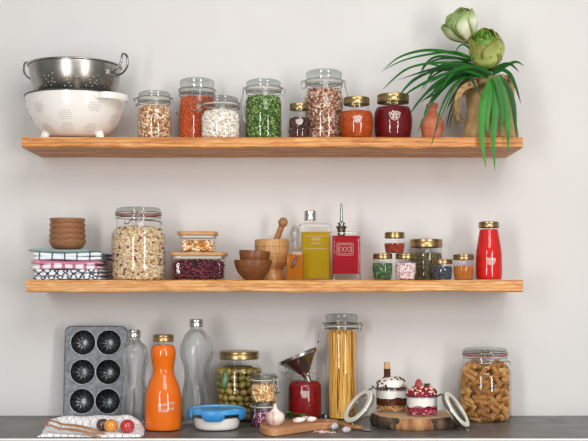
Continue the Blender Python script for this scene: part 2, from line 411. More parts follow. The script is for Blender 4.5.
# ------------------------------------------------------------------ jars
def jar_prof(s, w, nw, base_z, sh, seal, foot=.88, belly=None):
    """w, nw px radii; sh, seal heights in m"""
    W, N = w*s, nw*s
    if belly: b = [(W*foot*.75, 0), (W*foot, .0015)]+belly+[(N, sh)]
    else: b = [(W*foot, 0), (W*.965, .0035), (W, .012)]+[(W, sh*.82), (W*.985, sh*.9), (W*.93, sh*.96), (N+.1*(W-N), sh*1.0)]
    return b, (N, seal)
def body_mesh(pr, N, seal, seg=48):
    ring = [(N, pr[-1][1]+.002), (N, seal-.004), (N+.0025, seal-.003), (N+.0025, seal), (N-.002, seal)]
    return M().lathe([(0, .0005), (pr[0][0]*.6, .0015)]+pr+ring, seg)
def clip_jar(label, px, D, S, w, nw, y_lid, y_seal, y_sh, phi=0, gasket='gasket', group=None, wire_r=.0011, latch_drop=.03, lidh=None, belly=None, band=True, latch=True, hinge=True):
    s = D/F; loc = (X(px, D), D+CAMY, S); g = lambda y: Z(y, D)-S
    root = thing('clip_top_jar', label, 'glass jar', loc, group)
    seal, sh, top = g(y_seal), g(y_sh), g(y_lid)
    pr, (N, _) = jar_prof(s, w, nw, 0, sh, seal, belly=belly)
    body_mesh(pr, N, seal).build('body', MAT['glass'], root, smooth=60)
    L = N+.003
    M().lathe([(0, seal+.002), (N*.8, seal+.002), (L, seal+.0025), (L+.0015, seal+.0045), (L, seal+.007), (N*.975, seal+.010), (N*.975, (seal+top)/2+.002), (N*1.01, (seal+top)/2+.004), (N*1.01, top-.004), (N*.9, top), (N*.5, top-.0015), (0, top-.0015)], 48).build('lid', MAT['lidglass'], root, smooth=50)
    M().tube(circ(L-.0015, seal+.001, 48), .0021, 8, True).build('gasket', MAT[gasket], root, smooth=180)
    m = M(); zn = seal-.0075
    m.tube(circ(N+.0016, zn, 48), wire_r, 6, True)                # wire round the neck
    if band: m.tube(circ(L+.0008, seal+.0085, 48), wire_r, 6, True)     # wire round the lid
    def q(a, r, z, off=0): return Vector((r*math.cos(a)-off*math.sin(a), r*math.sin(a)+off*math.cos(a), z))
    if hinge:
        for sg in (-1, 1):                                               # hinge loops
            o = sg*.009; m.tube(crom([q(phi, L, seal+.0085, o), q(phi, L+.008, seal+.007, o), q(phi, L+.011, seal-.001, o), q(phi, N+.008, zn-.006, o), q(phi, N+.001, zn, o)], 4), wire_r*1.15, 6)
        m.tube([q(phi, L+.010, seal+.003, -.011), q(phi, L+.010, seal+.003, .011)], wire_r*1.2, 6)
    m.build('wire_bail', MAT['chrome'], root, smooth=180)
    if latch:
        m = M(); b = phi+PI
        for sg in (-1, 1):
            o = sg*.008
            m.tube(crom([q(b, L*.99, top-.002 if not band else seal+.0085, o), q(b, L+.006, seal+.008, o), q(b, N+.010, zn+.001, o), q(b, N+.0125, zn-.010, o*1.1), q(b, N+.014+latch_drop*.18, zn-latch_drop, o*1.3)], 4), wire_r*1.15, 6)
        m.tube(crom([q(b, N+.014+latch_drop*.18, zn-latch_drop, -.0104), q(b, N+.016+latch_drop*.2, zn-latch_drop-.003, 0), q(b, N+.014+latch_drop*.18, zn-latch_drop, .0104)], 4), wire_r*1.3, 6)
        m.tube([q(b, N+.010, zn+.001, -.010), q(b, N+.010, zn+.001, .010)], wire_r*1.2, 6)
        m.build('latch', MAT['chrome'], root, smooth=180)
    return root, pr, loc, g
def lid_prof(r, z0, z1):
    h = z1-z0
    return [(r-.0015, z0), (r+.0006, z0+.0005), (r+.0008, z0+.002), (r, z0+.0028), (r, z0+h*.55), (r-.0006, z0+h*.6), (r, z0+h*.7), (r-.0002, z1-.0015), (r-.002, z1), (r*.86, z1), (r*.82, z1-.001), (0, z1-.001)]
def screw_jar(label, px, D, S, y_lid, y_lb, lw, belly_px, name='screw_top_jar', cat='glass jar', group=None, lidmat='gold', nw=None, glass='glass', part='lid', mod=None):
    s = D/F; loc = (X(px, D), D+CAMY, S); g = lambda y: Z(y, D)-S
    root = thing(name, label, cat, loc, group)
    pr = [(r*s, max(g(y), .002)) for r, y in belly_px]
    pr = [(pr[0][0]*.86, 0)]+pr
    pr = crom2(pr, 4)
    pr = [(r, max(z, 0)) for r, z in pr]
    N = (nw or lw*.93)*s; zb = g(y_lb)
    full = [(0, .001), (pr[0][0]*.7, .001)]+pr+[(N, pr[-1][1]+.0015), (N, zb+.002), (N+.0012, zb+.003), (N, g(y_lid)-.002)]
    if glass == 'ripple':      # real wall thickness: rippled outside, smooth inside
        inner = [(max(r-.0026, 0), max(z, .005)) for r, z in full[2:-1]][::-1]
        top_ = [(N-.0026, full[-1][1])]
        mb = M().lathe(full, 120, mod=mod); mb.lathe([(N, full[-1][1])]+top_+inner+[(0, .005)], 64)
        mb.build('body', MAT[glass], root, smooth=75)
    else: M().lathe(full, 64, mod=mod).build('body', MAT[glass], root, smooth=60)
    M().lathe(lid_prof(lw*s, zb, g(y_lid)), 48).build(part, MAT[lidmat], root, smooth=35)
    return root, pr, loc, g
def fill_liquid(name, label, loc, prof, ztop, mat, seg=56, rows=None, shrink=.0012):
    pr = [(r-shrink, max(z, .0025)) for r, z in prof if z < ztop]; r = rad_at(prof, ztop)-shrink
    o = M().lathe([(0, .0022)]+pr+[(r, ztop), (0, ztop-.0006)], seg).build(name, MAT[mat], loc=loc, smooth=60)
    return tag(o, label, 'liquid' if 'jam' not in name else 'jam', kind='stuff')

# text and crests raised on the glass
def text_geo(txt, size, ext=.0004, shear=0):
    cu = bpy.data.curves.new('t', 'FONT'); cu.body = txt; cu.size = size; cu.align_x = 'CENTER'; cu.align_y = 'CENTER'; cu.extrude = ext; cu.shear = shear; cu.resolution_u = 3
    o = bpy.data.objects.new('t', cu); COL.objects.link(o); bpy.context.view_layer.update()
    dg = bpy.context.evaluated_depsgraph_get(); me = o.evaluated_get(dg).to_mesh()
    v = [tuple(p.co) for p in me.vertices]; f = [tuple(p.vertices) for p in me.polygons]
    o.evaluated_get(dg).to_mesh_clear(); bpy.data.objects.remove(o); bpy.data.curves.remove(cu); return v, f
def wrap(v, prof, z, a0, rise=.0006, rot=0):
    out = []
    for x, y, w in v:
        xr = x*math.cos(rot)-y*math.sin(rot); yr = x*math.sin(rot)+y*math.cos(rot)
        r = rad_at(prof, z+yr)+rise+w; a = a0+xr/max(r, .01); out.append((r*math.cos(a), r*math.sin(a), z+yr))
    return out
def emboss(root, prof, z, texts, a0=-PI/2, crest=None):
    m = M()
    for txt, size, dz, sh, rot in texts:
        v, f = text_geo(txt, size, .0003, sh); m.add(wrap(v, prof, z+dz, a0, rot=rot), f)
    if crest:                                                         # raised cluster of fruit inside an oval
        R, dz = crest
        for i, (cx, cy, rr) in enumerate([(0, .1, .3), (-.42, 0, .24), (.42, .02, .24), (-.2, .42, .22), (.22, .42, .22), (0, -.34, .22), (-.62, .38, .15), (.62, .4, .15), (-.3, -.3, .14), (.32, -.3, .14)]):
            pts = [(cx*R+rr*R*math.cos(t), cy*R+rr*R*math.sin(t), 0) for t in np.linspace(0, 2*PI, 13)[:-1]]
            m.tube(wrap(pts, prof, z+dz, a0, .0008), .0013, 5, True)
    o = m.build('raised_mark', MAT['emboss'], root, smooth=40); return o

# ================================================================== ROOM
WX = 2.4
struct('wall_back', M().box((0, .05, 1.45), (2*WX, .10, 2.9)), MAT['wall'])
struct('floor', M().box((0, -2.0, -.025), (2*WX, 4.2, .05)), MAT['floor'])
struct('baseboard_back', M().box((0, -.008, .05), (2*WX, .016, .10)), MAT['white_edge'])

def shelf(label, px0, px1, ztop, thick, mat, seed):
    D = 3.06; x0, x1 = X(px0, D), X(px1, D); rnd = random.Random(seed); n = 90; rings = []
    ph = [rnd.uniform(0, 6) for _ in range(8)]
    for i in range(n+1):
        x = x0+(x1-x0)*i/n
        wb = .0012*math.sin(x*9+ph[0])+.0008*math.sin(x*23+ph[1])+.0005*math.sin(x*61+ph[2])
        wf = .0015*math.sin(x*7+ph[3])+.001*math.sin(x*31+ph[4])
        y0 = -.24+wf; b = .003
        rings.append([Vector((x, y0+b, ztop)), Vector((x, y0, ztop-b)), Vector((x, y0+.001, ztop-thick*.5)), Vector((x, y0, ztop-thick+b+wb)), Vector((x, y0+b, ztop-thick+wb)),
                      Vector((x, -.0005, ztop-thick+wb*.3)), Vector((x, -.0005, ztop))])
    o = M().loft(rings).build('wall_shelf', mat, smooth=35); return tag(o, label, 'shelf')
shelf('upper solid oak wall shelf holding colanders, grain jars and the leafy plant', 22, 523, S_TOP, .0298, MAT['shelf'], 3)
shelf('lower solid oak wall shelf holding muesli jar, mortar, oil bottles and spice jars', 26, 523, S_MID, .034, MAT['shelf2'], 5)

CF = -.483
o = M().box((0, (CF-0)/2, S_CNT-.0175), (3.4, -CF-.001, .035)).build('worktop', MAT['counter'], bevel=.0008)
tag(o, 'long dark grey kitchen worktop below the two oak shelves', 'worktop')
M().box((0, CF-.0035, S_CNT-.0035), (3.4, .007, .005)).build('edge_strip', MAT['white_edge'], o)  # white strip standing in for the bright highlight along the front edge
for k in range(3):
    cx = (k-1)*1.13
    c = thing('base_cabinet', ['grey base cabinet at the left end under the dark worktop', 'grey base cabinet in the middle under the dark worktop', 'grey base cabinet at the right end under the dark worktop'][k], 'cabinet', (cx, 0, 0))
    M().box((0, -.225, .4825), (1.12, .41, .765)).build('carcass', MAT['cab'], c, bevel=.002)
    for sg in (-1, 1):
        d = M().box((sg*.28, -.44, .4825), (.552, .018, .755)).build('door', MAT['cab'], c, bevel=.002)
        M().tube([(sg*.05, -.452, .60), (sg*.05, -.475, .60), (sg*.05, -.475, .76), (sg*.05, -.452, .76)], .005, 8).build('handle', MAT['silver'], d)
    M().box((0, -.20, .05), (1.12, .36, .10)).build('plinth', MAT['cab'], c)

# ================================================================== TOP SHELF
# colanders
def hole_disc(m, pt, nrm, r, mi):
    n = Vector(nrm).normalized(); u = n.orthogonal().normalized(); w = n.cross(u); c = Vector(pt)+n*.0006
    vs = [c+(u*math.cos(a)+w*math.sin(a))*r for a in np.linspace(0, 2*PI, 9)[:-1]]; m.add(vs+[c], [(i, (i+1) % 8, 8) for i in range(8)], mi)
D = 3.17; s = D/F; cx = 76
white = thing('enamel_colander', 'white enamel colander with dark rim standing under the steel one', 'colander', (X(cx, D), D+CAMY, S_TOP))
g = lambda y: Z(y, D)-S_TOP
zr = g(98); R = 50*s
profW = [(0, .006), (.045, .0065), (.075, .010), (.101, .026), (.122, .052), (.135, .082), (.142, .108), (R-.001, zr-.006), (R, zr)]
profW = [(r*R/.147 if r > .13 else r*R/.147, z) for r, z in profW]; profW = crom2(profW, 5)
inner = [(max(r-.002, 0), z+.002) for r, z in reversed(profW)]
m = M(); m.lathe(profW+inner, 72)
def cluster(m, prof, a0, z0, rr, n, hr, mi):
    for _ in range(1):
        k = 0
        for i in range(-n, n+1):
            for j in range(-n, n+1):
                dx, dz = (i+.5*(j % 2))*rr/n, j*rr/n
                if dx*dx+dz*dz > rr*rr: continue
                z = z0+dz*.9; r = rad_at(prof, z); r2 = rad_at(prof, z+.002); a = a0+dx/r
                slope = (r2-r)/.002; nr = Vector((math.cos(a), math.sin(a), -slope)); hole_disc(m, (r*math.cos(a), r*math.sin(a), z), nr, hr, mi)
for a in range(0, 360, 36):
    cluster(m, profW, math.radians(a-92), .086 if (a//36) % 2 else .062, .018, 3, .0011, 1)
[cluster(m, profW, math.radians(q), .030, .016, 3, .0011, 1) for q in (-92, -56, -128, 0, 90, 180)]
m.build('bowl', [MAT['enamel'], MAT['hole']], white, smooth=60)
M().tube(circ(R+.0005, zr, 72), .0022, 8, True).build('rim', MAT['black'], white, smooth=180)
for a in (math.radians(-34), math.radians(146)):
    m = M(); pts = []
    for t in np.linspace(-1, 1, 17):
        ang = a+t*.36; r = R+.006+.022*(1-t**4)-.006*abs(t)**8; pts.append(Vector((r*math.cos(ang), r*math.sin(ang), zr-.012)))
    rings = []
    for i, p in enumerate(pts):
        n = Vector((p.x, p.y, 0)).normalized(); rings.append([p-n*.003+Vector((0, 0, -.009)), p+n*.002+Vector((0, 0, -.0095)), p+n*.004, p+n*.002+Vector((0, 0, .0085)), p-n*.003+Vector((0, 0, .009)), p-n*.001])
    m.loft(rings)
    for e in (pts[0], pts[-1]): m.tube([e, Vector((e.x*.90, e.y*.90, e.z))], .007, 8)
    m.build('handle', MAT['enamel'], white, smooth=60)
for a in (math.radians(-33), math.radians(-147), math.radians(90)):
    r0 = .088; c0 = Vector((r0*math.cos(a), r0*math.sin(a), 0)); f = M(); ring = []
    for zz, rr, ro in ((.0, .013, .008), (.012, .013, .006), (.026, .012, .002), (.034, .008, -.004)):
        cc = c0*(1+ro/r0); ring.append([Vector((cc.x+rr*math.cos(t), cc.y+rr*.7*math.sin(t), zz)) for t in np.linspace(0, 2*PI, 13)[:-1]])
    f.loft(ring).build('foot', MAT['enamel'], white, smooth=60)
# steel colander resting in the rim of the white one
cx2 = 75; zb = g(98)-.004
steel = thing('steel_colander', 'brushed steel colander with perforated sides and wire handle, resting on white enamel colander', 'colander', (X(cx2, D), D+CAMY, S_TOP+zb))
h2 = Z(67, D)-S_TOP-zb; R2 = 46*s
profS = crom2([(0, -.010), (.050, -.008), (.088, -.001), (.108, .014), (.121, .036), (.128, .058), (R2-.003, h2-.012), (R2-.002, h2)], 5)
m = M(); m.lathe(profS+[(max(r-.0015, 0), z+.0015) for r, z in reversed(profS)], 72)
for a in range(0, 360, 30):
    for (da, z) in ((-5, .036), (0, .044), (5, .036), (-3, .028), (3, .028), (0, .020), (7, .026), (-7, .045), (6, .050), (-9, .020)):
        zz = z+.004*math.sin(a*1.7); aa = math.radians(a-84+da); r = rad_at(profS, zz); hole_disc(m, (r*math.cos(aa), r*math.sin(aa), zz), (math.cos(aa), math.sin(aa), -.4), .0017, 1)
m.build('bowl', [MAT['steel'], MAT['hole_light']], steel, smooth=60)
M().tube(circ(R2, h2, 72), .003, 8, True).build('rim', MAT['steel'], steel, smooth=180)
for a in (math.radians(-22), math.radians(158)):
    m = M(); ca, sa = math.cos(a), math.sin(a); q = lambda r, z, o: Vector((r*ca-o*sa, r*sa+o*ca, z))
    m.tube(crom([q(R2-.006, h2-.030, -.021), q(R2+.014, h2-.024, -.021), q(R2+.030, h2-.006, -.019), q(R2+.033, h2+.020, -.013), q(R2+.031, h2+.026, 0), q(R2+.033, h2+.020, .013), q(R2+.030, h2-.006, .019), q(R2+.014, h2-.024, .021), q(R2-.006, h2-.030, .021)], 5), .0032, 8)
    m.box(q(R2-.004, h2-.029, 0), (.006, .052, .014), Matrix.Rotation(a, 3, 'Z'))
    m.build('handle', MAT['chrome'], steel, smooth=60)
for a in (math.radians(-76), math.radians(44), math.radians(164)):
    m = M(); ca, sa = math.cos(a), math.sin(a); q = lambda r, z, o: Vector((r*ca-o*sa, r*sa+o*ca, z))
    m.tube(crom([q(.085, -.008, -.009), q(.112, .004, -.010), q(.128, .034, -.008), q(.133, .042, 0), q(.128, .034, .008), q(.112, .004, .010), q(.085, -.008, .009)], 5), .0022, 8)
    m.box(q(.124, .026, 0), (.004, .014, .032), Matrix.Rotation(a, 3, 'Z') @ Matrix.Rotation(.35, 3, 'Y'))
    m.build('foot', MAT['steel'], steel, smooth=60)

# grain jars on the top shelf
T = S_TOP
_, pr, loc, g = clip_jar('squat clip-top jar of mixed beige grains right of the colanders', 154.5, 3.16, T, 17, 15.5, 92.5, 101, 107, phi=PI)
grains('barley', 'mixed beige and brown grains filling the squat jar beside colanders', 'grain', loc, pr, .003, g(108), (.0042, .0033, .0030), G['barley'])
_, pr, loc, g = clip_jar('tall clip-top jar of orange lentils, behind the white bean jar', 197, 3.22, T, 18.2, 17, 80, 93, 101, phi=PI/2, latch_drop=.055, wire_r=.0014)
grains('red_lentils', 'fine orange split lentils filling the tall jar behind white beans', 'lentils', loc, pr, .003, g(99), (.0024, .0022, .0014), G['redlentil'], dens=1.1)
_, pr, loc, g = clip_jar('squat clip-top jar of white beans in front of the orange lentil jar', 220.5, 3.12, T, 20, 17.5, 97.5, 106, 113, phi=PI*1.02, latch_drop=.045)
grains('white_beans', 'small white beans filling the squat jar before orange lentils', 'beans', loc, pr, .003, g(113), (.0054, .0034, .0032), G['whitebean'], kidney_base())
_, pr, loc, g = clip_jar('clip-top jar of green split peas with hinge on its right', 263.5, 3.16, T, 18.5, 17, 81, 91, 97, phi=0, latch_drop=.045)
grains('green_peas', 'dark and light green peas filling the clip-top jar', 'peas', loc, pr, .003, g(98), (.0033, .0031, .0031), G['mung'])
_, pr, loc, g = screw_jar('tiny gold-lidded jar of dark dried fruit between green peas and speckled beans', 299.3, 3.10, T, 104, 110, 9.6, [(11.2, 137), (11.8, 128), (11.2, 119), (9.2, 113)])
grains('dried_fruit', 'dark brown dried fruit inside the tiny gold-lidded jar', 'dried fruit', loc, pr, .003, g(120), (.006, .004, .004), G['date'])
emboss(_, pr, g(124), [], crest=(.013, 0))
_, pr, loc, g = clip_jar('tallest clip-top jar on the upper shelf, filled with speckled beans', 324, 3.18, T, 20, 17.8, 71.5, 84, 93, phi=PI, latch_drop=.035)
grains('speckled_beans', 'speckled pink and brown beans filling the tallest upper-shelf jar', 'beans', loc, pr, .003, g(91), (.0046, .0030, .0028), G['pinto'])
_, pr, loc, g = screw_jar('round gold-lidded jar of orange-brown jam right of the speckled beans', 356.5, 3.11, T, 98, 105, 13, [(14.5, 138), (16.2, 132), (17.1, 124), (16.2, 116), (13.2, 110)])
fill_liquid('apricot_jam', 'orange-brown jam inside the round gold-lidded jar', loc, pr, g(112), 'orange_jam'); emboss(_, pr, g(122), [], crest=(.016, 0))
_, pr, loc, g = screw_jar('round gold-lidded jar of dark red jam under the long plant leaves', 393, 3.15, T, 95, 103, 16, [(17, 138), (18.5, 132), (19.2, 123), (18.6, 113), (16, 107)])
fill_liquid('cherry_jam', 'dark red jam inside the round jar beneath plant leaves', loc, pr, g(108), 'red_jam'); emboss(_, pr, g(119), [], crest=(.021, 0))
# terracotta vase
D = 3.13; s = D/F; g = lambda y: Z(y, D)-T
pr = crom2([(6.5*s, 0), (9*s, .006), (11.6*s, g(127)), (11*s, g(121)), (7.5*s, g(115)), (5.0*s, g(112)), (4.8*s, g(106.5))], 5)
v = thing('terracotta_vase', 'small unglazed terracotta bottle vase between red jam jar and potted plant', 'vase', (X(432, D), D+CAMY, T))
M().lathe([(0, 0)]+pr+[(4*s, g(106.5)), (4*s, g(114)), (0, g(114))], 40).build('body', MAT['terracotta'], v, smooth=60)
M().lathe([(4.9*s, g(108)), (5.8*s, g(107.6)), (6*s, g(105.5)), (5.6*s, g(103.8)), (4.2*s, g(103.6)), (3.9*s, g(106)), (3.9*s, g(108))], 40).build('lip', MAT['terracotta'], v, smooth=50)

# ---------------------------------------------------------------- plant
PD = 3.17; s = PD/F; PX = 490
plant = thing('potted_plant', 'leafy strap-leaved plant with two large pale green flowers in a burlap-wrapped pot', 'potted plant', (X(PX, PD), PD+CAMY, T))
PO = Vector(plant.location); g = lambda y: Z(y, PD)-T
m = M(); prB = crom2([(26*s, 0), (28*s, .010), (27.5*s, .03), (24.5*s, .06), (23*s, .10), (23.5*s, g(88)), (22*s, g(82)), (17*s, g(81)), (16*s, g(86)), (0, g(87))], 5)
m.lathe([(0, 0)]+prB, 96, mod=lambda a, z, r: 1+.018*math.sin(9*a+z*30)+.014*math.sin(17*a-z*55)+.01*math.sin(31*a))
m.build('burlap_wrap', MAT['burlap'], plant, smooth=180)
# frayed burlap collar with a dark gap beneath it
m = M(); pts = []
for t in np.linspace(0, 1, 22):
    a = math.radians(-62-190*t); r = (25.5+2*math.sin(t*9))*s; pts.append(Vector((r*math.cos(a)*1.02, r*math.sin(a), g(84)-.010*t+.002*math.sin(t*21))))
m.tube(crom(pts, 2), .0125, 10)
m.build('rolled_collar', MAT['burlap'], plant, smooth=180)
loop = crom([P(476, 84, 3.09), P(468, 86, 3.08), P(460, 92, 3.08), P(456.5, 102, 3.08), P(456.5, 113, 3.09), P(458, 121, 3.10)], 6)
rings = []
for i, p in enumerate(loop):
    tt = i/(len(loop)-1); w = .014; th = .0105*(1-.45*tt)
    q = loop[min(i+1, len(loop)-1)]-loop[max(i-1, 0)]; q.normalize(); sd = Vector((0, 1, 0)); nn = q.cross(sd).normalized()
    rings.append([p-PO+sd*(-w)+nn*th, p-PO+sd*w+nn*th, p-PO+sd*w-nn*th, p-PO-sd*w-nn*th])
M().loft(rings).build('burlap_flap', MAT['burlap'], plant, bevel=.001, smooth=60)
m = M()
for i in range(len(loop)*16):
    p = loop[random.randrange(len(loop))]-PO; a = random.random()*2*PI; y = random.uniform(-.015, .004)
    d = Vector((math.cos(a), random.uniform(-.6, .2), math.sin(a)))*random.uniform(.010, .019); p = p+Vector((0, y, 0)); m.tube([p, p+d*.6+Vector((0, 0, -.001)), p+d+Vector((0, 0, -.003))], .00045, 4)
for i in range(900):
    t = random.random(); a = math.radians(-60-190*t); r = 28.5*s; p = Vector((r*math.cos(a), r*math.sin(a), g(84)-.01*t+random.uniform(-.008, .008)))
    d = Vector((math.cos(a), math.sin(a), 0))*random.uniform(.004, .012)+Vector((random.uniform(-.004, .004), 0, random.uniform(-.012, .006))); m.tube([p, p+d*.6, p+d+Vector((0, 0, -.003))], .00045, 4)
fr = m.build('frayed_edge', MAT['fringe'], plant, smooth=180); fr['kind'] = 'stuff'
M().lathe([(0, 0), (.010, .0), (.013, .012), (.012, .030), (0, .036)], 20, c=P(466, 117, 3.115)-PO+Vector((0, 0, .0))).build('dark_gap', MAT['hole'], plant) if False else None
def strap(path, W, mat='leaf', taper=.12, fold=.22, ref=Vector((0, -1, .35))):
    p = crom(path, 7); n = len(p); rings = []
    for i, q in enumerate(p):
        t = i/(n-1); tg = (p[min(i+1, n-1)]-p[max(i-1, 0)]).normalized()
        sd = tg.cross(ref); sd = sd.normalized() if sd.length > 1e-3 else Vector((1, 0, 0)); nn = sd.cross(tg).normalized()
        w = W*.5*min(1, .45+t/taper*.55)*max(0.02, (1-max(0, (t-.45)/.55)**1.7))
        q = q-PO; rings.append([q-sd*w+nn*w*fold, q-nn*.0006-nn*w*fold*0, q+sd*w+nn*w*fold, q+nn*.0006+nn*0])
    return M().loft([[r[0], r[1], r[2], r[3]] for r in rings]).build('leaf', MAT[mat], plant, smooth=75)
L = [  # (pixel path, start distance, end distance, width px, material)
 ([(497, 72), (475, 60), (452, 53), (425, 50.5), (400, 57), (383, 70)], 3.14, 3.05, 4.4),
 ([(494, 76), (470, 66), (448, 63), (425, 64), (403, 71), (382, 90)], 3.12, 3.02, 3.6),
 ([(492, 70), (474, 62), (455, 58), (436, 57), (424, 66), (419, 77)], 3.16, 3.15, 3.6),
 ([(490, 75), (468, 68), (450, 66), (426, 71), (398, 80)], 3.10, 3.0, 4.2),
 ([(490, 76), (468, 70), (440, 76), (412, 90), (404, 98)], 3.10, 3.02, 4.0),
 ([(488, 77), (466, 72), (440, 81), (422, 98), (411, 113)], 3.08, 3.0, 4.2),
 ([(488, 77), (466, 75), (446, 86), (430, 106), (417, 133)], 3.08, 3.04, 4.2),
 ([(487, 76), (468, 76), (452, 88), (440, 112), (432, 146)], 3.08, 3.02, 3.4),
 ([(486, 78), (470, 78), (458, 92), (450, 112), (446, 130)], 3.18, 3.2, 3.4),
 ([(490, 74), (462, 63), (441, 66), (430, 76), (424, 90)], 3.2, 3.22, 3.8),
 ([(490, 75), (465, 70), (438, 70), (415, 80), (396, 99)], 3.12, 3.02, 3.4),
 ([(487, 76), (462, 74), (440, 89), (426, 110), (424, 122)], 3.2, 3.22, 3.4),
 ([(489, 75), (470, 72), (452, 76), (436, 90), (420, 103)], 3.08, 3.02, 4.6),
 ([(492, 74), (476, 67), (462, 68), (444, 75), (428, 84)], 3.06, 3.0, 4.8),
 ([(488, 77), (472, 75), (462, 84), (452, 98), (446, 112)], 3.16, 3.18, 3.8),
 ([(482, 74), (477, 60), (469, 48), (461, 45), (454, 54)], 3.12, 3.08, 3.2),
 ([(486, 78), (470, 72), (458, 70), (448, 79), (440, 92)], 3.06, 3.0, 4.0),
 ([(488, 78), (472, 76), (474, 84), (479, 92), (483, 101)], 3.06, 3.02, 3.0),
 ([(492, 72), (500, 66), (508, 64), (513, 66), (519, 72)], 3.12, 3.08, 4.6),
 ([(494, 74), (502, 70), (510, 75), (516, 88), (521, 104)], 3.10, 3.06, 5.2),
 ([(496, 72), (506, 66), (516, 62), (524, 66)], 3.18, 3.16, 4.4),
 ([(486, 72), (470, 66), (455, 70), (437, 86), (431, 98)], 3.24, 3.27, 3.6),
]
rl = random.Random(5)
L = [(a, b, c, d*.84) for a, b, c, d in L]+[([(x+rl.uniform(-3, 3), y+rl.uniform(-1, 5)*min(1, i*.5)) for i, (x, y) in enumerate(a)], b, c, d*.62) for a, b, c, d in L[:15:1] if rl.random() < .75]
for pth, d0, d1, w in L:
    n = len(pth); strap([P(x, y, d0+(d1-d0)*i/(n-1)) for i, (x, y) in enumerate(pth)], w*s)
LB = [([(492, 78), (486, 92), (482, 112), (482, 140), (486, 168)], 3.07, 3.03, 7.2),
 ([(494, 77), (496, 92), (495, 115), (493, 140), (495, 171)], 3.06, 3.03, 6.8),
 ([(498, 76), (503, 92), (507, 112), (508, 132), (508, 152)], 3.07, 3.03, 6.4),
 ([(496, 78), (492, 92), (488, 110), (487, 124), (489, 134)], 3.06, 3.05, 5.6),
 ([(499, 75), (508, 88), (513, 104), (515, 122), (517, 140)], 3.08, 3.03, 5.2),
 ([(493, 76), (498, 88), (501, 104), (502, 120), (500, 132)], 3.05, 3.04, 5.4)]
for k, (pth, d0, d1, w) in enumerate(LB):
    n = len(pth); strap([P(x, y, d0+(d1-d0)*i/(n-1)) for i, (x, y) in enumerate(pth)], w*s, 'leafbright' if k < 4 else 'leaf', .3, .3, Vector((0, -1, 0)))
def petal(parent, base, axis, out, length, width, curve, mat, tipcurl=0.25, cup=.5):
    """base point, axis direction, outward direction; spoon-shaped petal"""
    ax = axis.normalized(); out = (out-ax*out.dot(ax)).normalized(); sd = ax.cross(out); nu, nv = 9, 9; vs = []; at = []
    for i in range(nv+1):
        t = i/nv; w = width*.5*min(1, .30+1.25*t)*math.sqrt(max(.10, 1-max(0, (t-.70)/.30)**3))
        bulge = curve*1.12*math.sin(PI/2*min(t/.74, 1))**1.15*(1-.25*max(0, (t-.74)/.26)**1.5)+tipcurl*max(0, t-.78)**1.5*length*1.5
        for j in range(nu+1):
            u = j/nu*2-1
            vs.append(base+ax*(length*t*(1-.01*u*u))+out*(bulge-cup*w*(u*u))+sd*(w*u)); at.append(max(abs(u), t*1.0))
    fs = [(i*(nu+1)+j, i*(nu+1)+j+1, (i+1)*(nu+1)+j+1, (i+1)*(nu+1)+j) for i in range(nv) for j in range(nu)]
    o = M().add(vs, fs).build('petal', MAT[mat], parent, smooth=180)
    a = o.data.attributes.new('edge', 'FLOAT', 'POINT'); a.data.foreach_set('value', at)
    so = o.modifiers.new('s', 'SOLIDIFY'); so.thickness = .0009; return o
def flower(basept, axis, layers, label):
    b = basept-PO; ax = axis.normalized(); u = ax.orthogonal().normalized(); w = ax.cross(u)
    rc = M(); R = ax.to_track_quat('Z', 'Y').to_matrix()
    rc.lathe([(0, -.004), (.004, -.004), (.008, .002), (.009, .008), (0, .012)], 16, c=b, mat=R)
    fl = rc.build('flower', MAT['leafbright'], plant, smooth=60); fl['label'] = label
    for (n, r0, ln, wd, cv, mat, ph, tc) in layers:
        for k in range(n):
            a = ph+2*PI*k/n; out = u*math.cos(a)+w*math.sin(a)
            petal(fl, b+out*r0, ax+out*.04, out, ln*random.uniform(.95, 1.05), wd, cv, mat, tc)
    return fl
b1 = P(472, 43, 3.14); flower(b1, P(452, 12, 3.10)-b1, [(3, .002, .098, .060, .016, 'petalw', .3, .25), (4, .004, .104, .078, .026, 'petalw', 1.2, .25), (3, .006, .098, .080, .036, 'petalw', .2, .5), (2, .007, .090, .070, .040, 'petalw', 1.9, .8)], 'closed cream flower leaning to the left')
b2 = P(491, 69, 3.17); flower(b2, P(483, 35, 3.075)-b2, [(3, .001, .128, .024, .005, 'petalc', .0, -.1), (4, .002, .129, .036, .011, 'petalc', .6, -.1), (5, .002, .129, .048, .018, 'petalc', .2, -.1), (5, .003, .127, .058, .025, 'petalc', .9, -.1), (5, .003, .124, .070, .032, 'petalg', .4, -.05), (5, .004, .118, .080, .038, 'petalg', .1, .05), (4, .004, .098, .084, .041, 'petalg', .7, .1)], 'rosette-shaped lime green flower facing forward')
for a, b in ((b1, P(491, 77, 3.15)), (b2, P(494, 78, 3.16))):
    M().tube(crom([a-PO, (a+b)/2-PO+Vector((.004, 0, 0)), b-PO], 6), .0035, 8).build('stem', MAT['leafbright'], plant, smooth=180)

